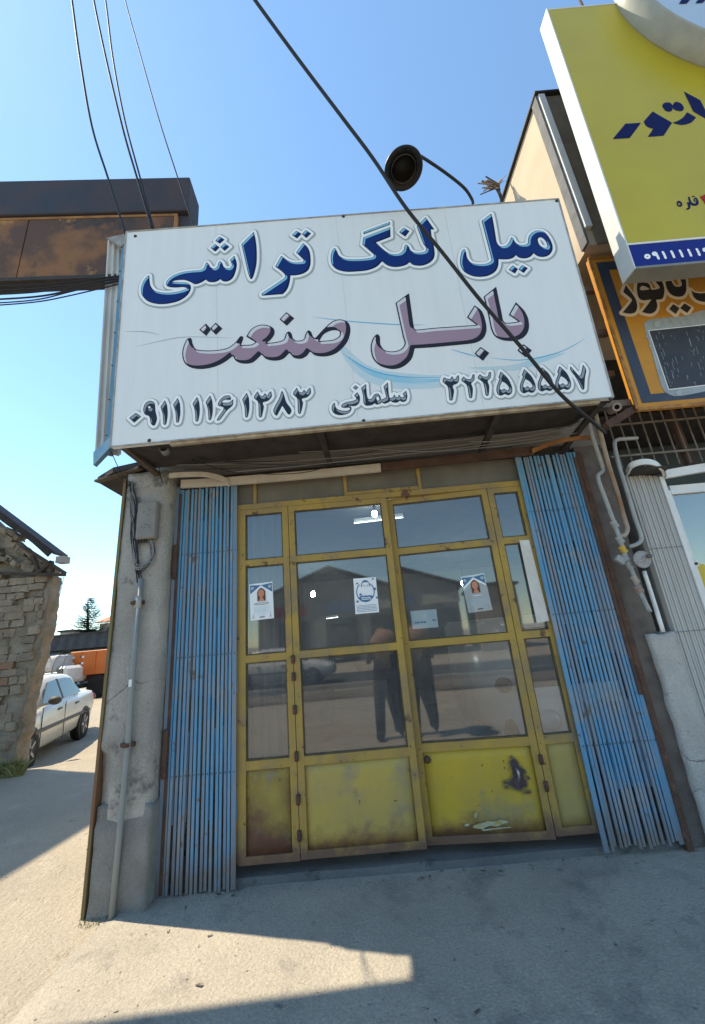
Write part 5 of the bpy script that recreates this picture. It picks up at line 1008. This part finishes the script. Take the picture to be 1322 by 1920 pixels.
# pickup with covered load
pk = empty('pickup_truck', (-15.6, 17.5, 0), 'white pickup with a roped pale load parked beside the orange lorry', 'truck')
q = P(104,1258,14.5); px0 = P(70,1255,14.5).x; px1 = P(117,1255,14.5).x; px2 = P(134,1255,14.5).x
obj('bed', bbox(px0-.8, px1-.1, 14.5, 16.1, .75, 1.25, .03), white, pk)
bm = gridbox(px0-.7, P(104,1240,14.5).x, 14.55, 16.0, 1.25, P(90,1232,14.5).z, .18, .10, 12, 2.4, lambda p, q: Vector((q.x, 15.3+(q.y-15.3)*(1-.25*(p.z-1.25)), q.z))); obj('load', bm, mat('load_tarp', (.55,.53,.50), (.42,.41,.40), 5, .8), pk, smooth=True)
for k in range(5): x = px0-.6+.42*k; bm = BM(); tube(bm, smooth_path([Vector((x,14.47,1.2)), Vector((x+.05,14.5,1.7)), Vector((x+.1,14.7,P(90,1231,14.5).z+.02))], 3), .02, 5); obj('rope', bm, cablegrey, pk)
obj('cab', bbox(P(104,1255,14.5).x+.03, px1+.15, 14.5, 16.1, .75, P(110,1250,14.5).z, .12), white, pk)
bm = BM(); box(bm, P(106,1255,14.5).x+.06, px1+.05, 14.47, 14.498, 1.15, P(110,1252,14.5).z-.06); obj('window', bm, MATS['car_glass'], pk)
bm = BM(); box(bm, px1+.151, px1+.20, 14.6, 16.0, .45, .62); obj('bumper', bm, darkiron, pk)
for x in (px0, px1+.2): bm = BM(); lathe(bm, [(0,-.1),(.32,-.1),(.34,0),(.32,.1),(0,.1)], (x,14.6,.34), (0,-1,0), 16); obj('wheel', bm, MATS['tyre'], pk, smooth=True)
# long dark shed, tree, house far behind
sh = empty('long_shed', (-21, 29, 0), 'long low dark shed with pale awnings beyond the vehicles', 'building')
zt = P(150,1190,28).z
bm = BM(); box(bm, -34, -10, 28.4, 36, -.05, zt-.05); obj('wall', bm, mat('shed_wall', (.05,.065,.07), (.035,.045,.05), 1.5, .8), sh)
bm = BM(); corr(bm, (-34.3,27.6,zt-1.05), (1,0,0), (0,.12,1), (0,-1,0), 24.6, 1.1, .8, .03); obj('roof_fascia', bm, mat('shed_fascia', (.03,.032,.04), (.05,.05,.055), 3, .6), sh)
bm = BM(); prism(bm, [(-34.3,27.6,zt+.04),(-9.7,27.6,zt+.04),(-9.7,36.2,zt+.3),(-34.3,36.2,zt+.3)], (0,0,.06)); obj('roof', bm, MATS['shed_fascia'], sh)
aw_ = mat('awning_grey', (.34,.36,.38), (.28,.30,.32), 2, .7)
for a, b in ((-28,-23.2),(-22.6,-18.4)):
    bm = BM(); prism(bm, [(a,27.3,zt-1.6),(b,27.3,zt-1.55),(b,28.38,zt-1.15),(a,28.38,zt-1.2)], (0,0,.05)); obj('awning', bm, aw_, sh)
for k in range(9): bm = BM(); box(bm, -30.2+2.1*k, -30.05+2.1*k, 28.3, 28.39, 0, zt-1.2); obj('pier', bm, MATS['awning_grey'], sh)
for k in range(8): bm = BM(); box(bm, -29.8+2.1*k, -28.4+2.1*k, 28.34, 28.395, 0, 2.3); obj('shutter', bm, mat('shutter_dark', (.10,.12,.13), (.07,.085,.09), 4), sh)
tb = P(164,1195,42); tt = P(165,1121,42); tree = empty('conifer_tree', (tb.x, 42, 0), 'tall dark conifer standing behind the long shed', 'tree')
bm = BM(); tube(bm, [(tb.x,42,0),(tb.x+.05,42,4),(tt.x,42,tt.z-.1)], .25, 8, radii=[.28,.18,.03]); obj('trunk', bm, mat('bark', (.09,.07,.055), (.06,.05,.04), 5), tree)
bm = BM(); r3 = random.Random(11); H = tt.z
def needle(p, d, L, w):
    s = d.cross(Vector((0,0,1))).normalized()*w; u = Vector((0,0,1))*w*.5
    a = [bm.verts.new(x) for x in (p-s, p+d*L*.5-s*1.1-u, p+d*L, p+d*L*.5+s*1.1-u, p+s)]; bm.faces.new(a)
for lv in range(26):
    f = lv/25; z = H*(.30+.69*f); R = (1-f)**.8*2.75+.12
    for k in range(int(5+9*(1-f))):
        a = r3.uniform(0, 6.283); rr = R*r3.uniform(.55, 1.08); d = Vector((math.cos(a), math.sin(a), .18)).normalized(); p = Vector((tb.x, 42, z))
        n = int(4+rr*7)
        for j in range(n):
            t = (j+.5)/n; q = p+d*rr*t+Vector((0,0,.25*rr*(t*t)-.12*math.sin(t*3)))
            for s in (-1, 1):
                dd = (d+d.cross(Vector((0,0,1)))*s*r3.uniform(.5,1.2)+Vector((0,0,r3.uniform(-.35,.12)))).normalized(); needle(q, dd, .42*(1-.5*t)+.12, .055)
obj('crown', bm, mat('needles', (.045,.065,.05), (.07,.09,.065), 3, .8), tree)
hs = empty('far_house', (-29.5, 46, 0), 'small pale house with an orange roof behind the conifer', 'house'); q0 = P(186,1180,45); q1 = P(222,1180,45)
bm = BM(); box(bm, q0.x, q1.x+3, 45, 51, 0, P(200,1168,45).z); obj('wall', bm, mat('house_wall', (.42,.36,.31)), hs)
zr = P(200,1168,45).z; bm = BM(); prism(bm, [(q0.x-.3,44.6,zr+.02),(q1.x+3.3,44.6,zr+.02),(q1.x+3.3,48,zr+1.1),(q0.x-.3,48,zr+1.1)], (0,0,.12)); obj('roof', bm, mat('roof_orange', (.42,.20,.12), (.36,.17,.11), 3), hs)
for x in (q0.x+1.0, q0.x+3.0): bm = BM(); box(bm, x, x+.8, 44.94, 44.99, zr-1.6, zr-.5); obj('window', bm, MATS['dark_glass'], hs)
lw = empty('low_house', (-33.5,40,0), 'low pale house left of the conifer behind the shed', 'house'); a = P(113,1186,40); b = P(136,1186,40)
bm = BM(); box(bm, a.x, b.x, 40, 44, 0, a.z); obj('wall', bm, MATS['house_wall'], lw); bm = BM(); box(bm, a.x-.2, b.x+.2, 39.8, 44.2, a.z+.01, a.z+.2); obj('roof', bm, MATS['roof_sheet_dark'], lw)

# ---------------------------------------------------------------- across the street, behind the camera: seen as reflections in the door panes
ob = empty('opposite_building', (-4, -27, 0), 'grey gabled workshop across the street, mirrored in the door glass', 'building')
ow = mat('opp_wall', (.30,.28,.25), (.24,.22,.20), 1, .9)
bm = BM(); prism(bm, [(-7.5,-26,0),(3.0,-26,0),(3.0,-26,4.6),(-2.2,-26,6.6),(-7.5,-26,4.6)], (0,-8,0)); obj('wall', bm, ow, ob)
for s in (-1, 1): bm = BM(); prism(bm, [(-2.2,-25.6,6.72),(-2.2+s*5.7,-25.6,4.55),(-2.2+s*5.7,-34.2,4.55),(-2.2,-34.2,6.72)], (0,0,.12)); obj('roof', bm, MATS['roof_sheet_dark'], ob)
for x in (-6,-2.6,.6): bm = BM(); box(bm, x, x+2.2, -25.98, -25.9, 0, 3.0); obj('shutter', bm, mat('opp_shutter', (.05,.06,.07), (.04,.05,.055), 3, .6), ob)
for (x, w, h, y, c) in ((7.5,7,4.2,-25,(.34,.25,.18)),(-15,6,5.0,-28,(.36,.33,.29))):
    o = empty('street_house', (x,y,0), ('tan' if x > 0 else 'pale')+' flat roofed house across the street, mirrored in the glass', 'house'); bm = BM(); box(bm, x-w/2, x+w/2, y-7, y, 0, h); obj('wall', bm, mat('st_%d' % int(x), c), o)
    bm = BM(); box(bm, x-w/2-.2, x+w/2+.2, y-7.2, y+.2, h+.01, h+.2); obj('roof', bm, darkiron, o); bm = BM(); box(bm, x-1, x+1, y+.01, y+.05, .2, 2.4); obj('door', bm, MATS['opp_shutter'], o)
bm = BM(); box(bm, -30, 30, -17.2, -11.0, -.012, .004); tag(obj('road', bm, mat('asphalt', (.07,.07,.07), (.055,.055,.055), 2, .9, .3, 60)), 'asphalt street behind the viewpoint', kind='structure')
bm = BM(); box(bm, -30, 30, -11.2, -10.95, -.02, .14); tag(obj('kerb', bm, concrete), 'concrete street kerb behind the viewpoint', kind='structure')
bm = gridbox(-14, 9, -10.2, -8.6, -.05, .10, .25, .09, 4, 1.2, lambda p, q: Vector((q.x, q.y, q.z if p.z < .05 and True else q.z*(.4+.6*math.sin(math.pi*max(0,min(1,(p.y+10.2)/1.6))))))); tag(obj('rubble_bank', bm, mat('rubble', (.20,.16,.12), (.12,.10,.08), 3, .95, .8, 30), smooth=True), 'low rubble bank along the street edge behind the viewpoint', kind='structure')
for nm, x, y, c, rzz in (('parked_car', -3.4, -13.5, (.60,.60,.58), 0), ('parked_car', -9.5, -15.2, (.35,.36,.38), math.pi)):
    make_car(nm, ('white' if c[0] > .5 else 'grey')+' saloon on the street behind the viewpoint, mirrored in the door glass', mat('paint_%d' % int(-x*10), c, rough=.2, spec=.6), (x, y, .004), rzz)

for x, y in ((-5.2,-10.4), (4.6,-10.6)):
    t = empty('street_pole', (x,y,0), 'concrete power pole on the street edge '+('near the rubble bank end' if x < 0 else 'before the tan house')+', mirrored in the glass', 'pole'); bm = BM(); tube(bm, [(x,y,-.1),(x,y,8.5)], .14, 10, radii=[.16,.09]); obj('shaft', bm, ow, t)
    bm = BM(); bar(bm, (x-.8,y,7.9), (x+.8,y,7.9), .12, .1); obj('cross_arm', bm, darkiron, t)
for k in range(3): cable([Vector((-30,-10.4,7.7+.1*k)), Vector((-5.2+.4*k,-10.4,7.95)), Vector((0,-10.5,7.4)), Vector((4.6+.3*k,-10.6,7.95)), Vector((30,-10.6,7.7))], .015, 'power line between the poles behind the viewpoint', rubber, 'power lines across the street')
for x, z, w, c in ((-6.3,3.4,3.0,(.30,.05,.04)),(-2.2,3.4,2.6,(.10,.16,.30)),(1.0,3.4,2.6,(.45,.42,.36))):
    bm = BM(); box(bm, x-w/2+.8, x+w/2+.8, -25.96, -25.85, z, z+.7); obj('shop_board', bm, mat('board_%d' % int(c[0]*100), c), ob)
# the photographer, mirrored in the panes: one continuous skinned figure, phone held up in front
def person(loc):
    t = empty('person', loc, 'person in maroon shirt and black trousers holding up a phone', 'person')
    L = Vector(loc)
    J = {}; E = []; Rr = {}
    def j(n, x, y, z, r, ry=None): J[n] = len(J); Rr[n] = (r, ry or r); pts.append(L+Vector((x,y,z)))
    pts = []
    j('pel',0,0,.96,.175,.13); j('wst',0,0,1.10,.165,.12); j('chs',0,.01,1.30,.19,.125); j('shl',0,0,1.43,.12,.09); j('nck',0,.02,1.51,.055); j('hd1',0,.045,1.58,.075,.085); j('hd2',0,.04,1.67,.082,.098); j('hd3',0,.03,1.745,.055,.065)
    E += [('pel','wst'),('wst','chs'),('chs','shl'),('shl','nck'),('nck','hd1'),('hd1','hd2'),('hd2','hd3')]
    for s, k in ((-1,'l'),(1,'r')):
        j('hp'+k, s*.10,0,.88,.125); j('kn'+k, s*.13,.02,.50,.098); j('an'+k, s*.15,-.01,.13,.085); j('hl'+k, s*.15,.0,.075,.080); j('to'+k, s*.18,.20,.065,.068,.066)
        j('sh'+k, s*.19,0,1.42,.062); j('el'+k, s*.27,.06,1.16,.048); j('wr'+k, s*.08,.27,1.36,.032); j('pm'+k, s*.055,.30,1.43,.034,.022)
        E += [('pel','hp'+k),('hp'+k,'kn'+k),('kn'+k,'an'+k),('an'+k,'hl'+k),('hl'+k,'to'+k),('shl','sh'+k),('sh'+k,'el'+k),('el'+k,'wr'+k),('wr'+k,'pm'+k)]
        for f in range(5):
            a = [(-.028,.0,-.005),(-.014,.0,.02),(0,.002,.024),(.013,.002,.02),(.024,.004,.012)][f]; b = [(-.05,.012,.012),(-.016,.018,.055),(0,.02,.062),(.014,.02,.056),(.026,.018,.042)][f]; c = [(-.055,.03,.03),(-.03,.034,.07),(-.012,.036,.076),(.004,.036,.07),(.014,.032,.054)][f]
            B = Vector((s*.055,.30,1.43))
            for q, v in enumerate((a,b,c)): j('f%s%d%d' % (k,f,q), *(B+Vector((-s*v[0], v[1], v[2]))), .0095)
            E.append(('pm'+k,'f%s%d0' % (k,f))); E += [('f%s%d%d' % (k,f,q),'f%s%d%d' % (k,f,q+1)) for q in (0,1)]
    me = bpy.data.meshes.new('body'); me.from_pydata([tuple(p) for p in pts], [(J[a],J[b]) for a, b in E], [])
    o = bpy.data.objects.new('body', me); COL.objects.link(o); o.parent = t; o.matrix_parent_inverse = Matrix.Translation(L).inverted()
    md = o.modifiers.new('skin', 'SKIN'); md.use_smooth_shade = True
    for n, i in J.items(): me.skin_vertices[0].data[i].radius = Rr[n]
    for n, i in J.items(): me.skin_vertices[0].data[i].use_root = (n == 'pel')
    sb_ = o.modifiers.new('sub', 'SUBSURF'); sb_.levels = 2; sb_.render_levels = 2
    skin = mat('skin', (.42,.24,.17), rough=.6); shirt = mat('maroon_shirt', (.09,.018,.03), (.06,.012,.022), 6, .9); trs = mat('black_trousers', (.012,.012,.014), (.02,.02,.022), 6, .9)
    M = bpy.data.materials.new('clothed_body'); M.use_nodes = True; n = M.node_tree.nodes; l = M.node_tree.links; b = n['Principled BSDF']; b.inputs['Roughness'].default_value = .85
    g = n.new('ShaderNodeNewGeometry'); sx = n.new('ShaderNodeSeparateXYZ'); l.new(g.outputs['Position'], sx.inputs[0])
    def step(src, v):
        q = n.new('ShaderNodeMath'); q.operation = 'GREATER_THAN'; q.inputs[1].default_value = v; l.new(src, q.inputs[0]); return q.outputs[0]
    def mixc(f, a, c):
        x = n.new('ShaderNodeMix'); x.data_type = 'RGBA'; l.new(f, x.inputs[0])
        for s_, v in ((6,a),(7,c)):
            if isinstance(v, tuple): x.inputs[s_].default_value = (*v, 1)
            else: l.new(v, x.inputs[s_])
        return x.outputs[2]
    fz_ = L.z; c = mixc(step(sx.outputs[2], fz_+.88), (.013,.013,.016), (.05,.013,.024)); c = mixc(step(sx.outputs[2], fz_+1.50), c, (.30,.17,.12)); c = mixc(step(sx.outputs[1], L.y+.27), c, (.30,.17,.12)); c2 = mixc(step(sx.outputs[2], fz_+.12), (.02,.018,.016), c)
    l.new(c2, b.inputs['Base Color']); me.materials.append(M)
    bm = BM(); bmesh.ops.create_icosphere(bm, subdivisions=3, radius=.1, matrix=Matrix.Translation(L+Vector((0,-.005,1.69))) @ Matrix.Diagonal((.98,1.12,1.02,1)))
    for v in list(bm.verts):
        if v.co.y > L.y+.075 and v.co.z < L.z+1.735: bm.verts.remove(v)
    obj('hair', bm, mat('hair', (.012,.010,.009), rough=.7), t, smooth=True)
    fm = mat('face_dark', (.03,.02,.02), rough=.4)
    for s in (-1, 1):
        bm = BM(); bmesh.ops.create_icosphere(bm, subdivisions=2, radius=.013, matrix=Matrix.Translation(L+Vector((s*.032,.123,1.655)))); obj('eye', bm, fm, t, smooth=True)
        bm = BM(); bmesh.ops.create_icosphere(bm, subdivisions=2, radius=.03, matrix=Matrix.Translation(L+Vector((s*.088,.03,1.645))) @ Matrix.Diagonal((.4,.7,1.1,1))); obj('ear', bm, skin, t, smooth=True)
    bm = BM(); bmesh.ops.create_icosphere(bm, subdivisions=2, radius=.02, matrix=Matrix.Translation(L+Vector((0,.138,1.625))) @ Matrix.Diagonal((.8,1,1.5,1))); obj('nose', bm, skin, t, smooth=True)
    bm = BM(); bar(bm, L+Vector((-.024,.125,1.578)), L+Vector((.024,.125,1.578)), .008, .01); obj('mouth', bm, mat('lips', (.28,.10,.09)), t)
    return t
pl = Vector((.30, -3.74, -.004)); person(pl)
ph = obj('phone', bbox(-.04+pl.x, .04+pl.x, pl.y+.335, pl.y+.345, 1.40, 1.56, .003), blackm); tag(ph, 'black phone held up by the person in the maroon shirt', 'phone')
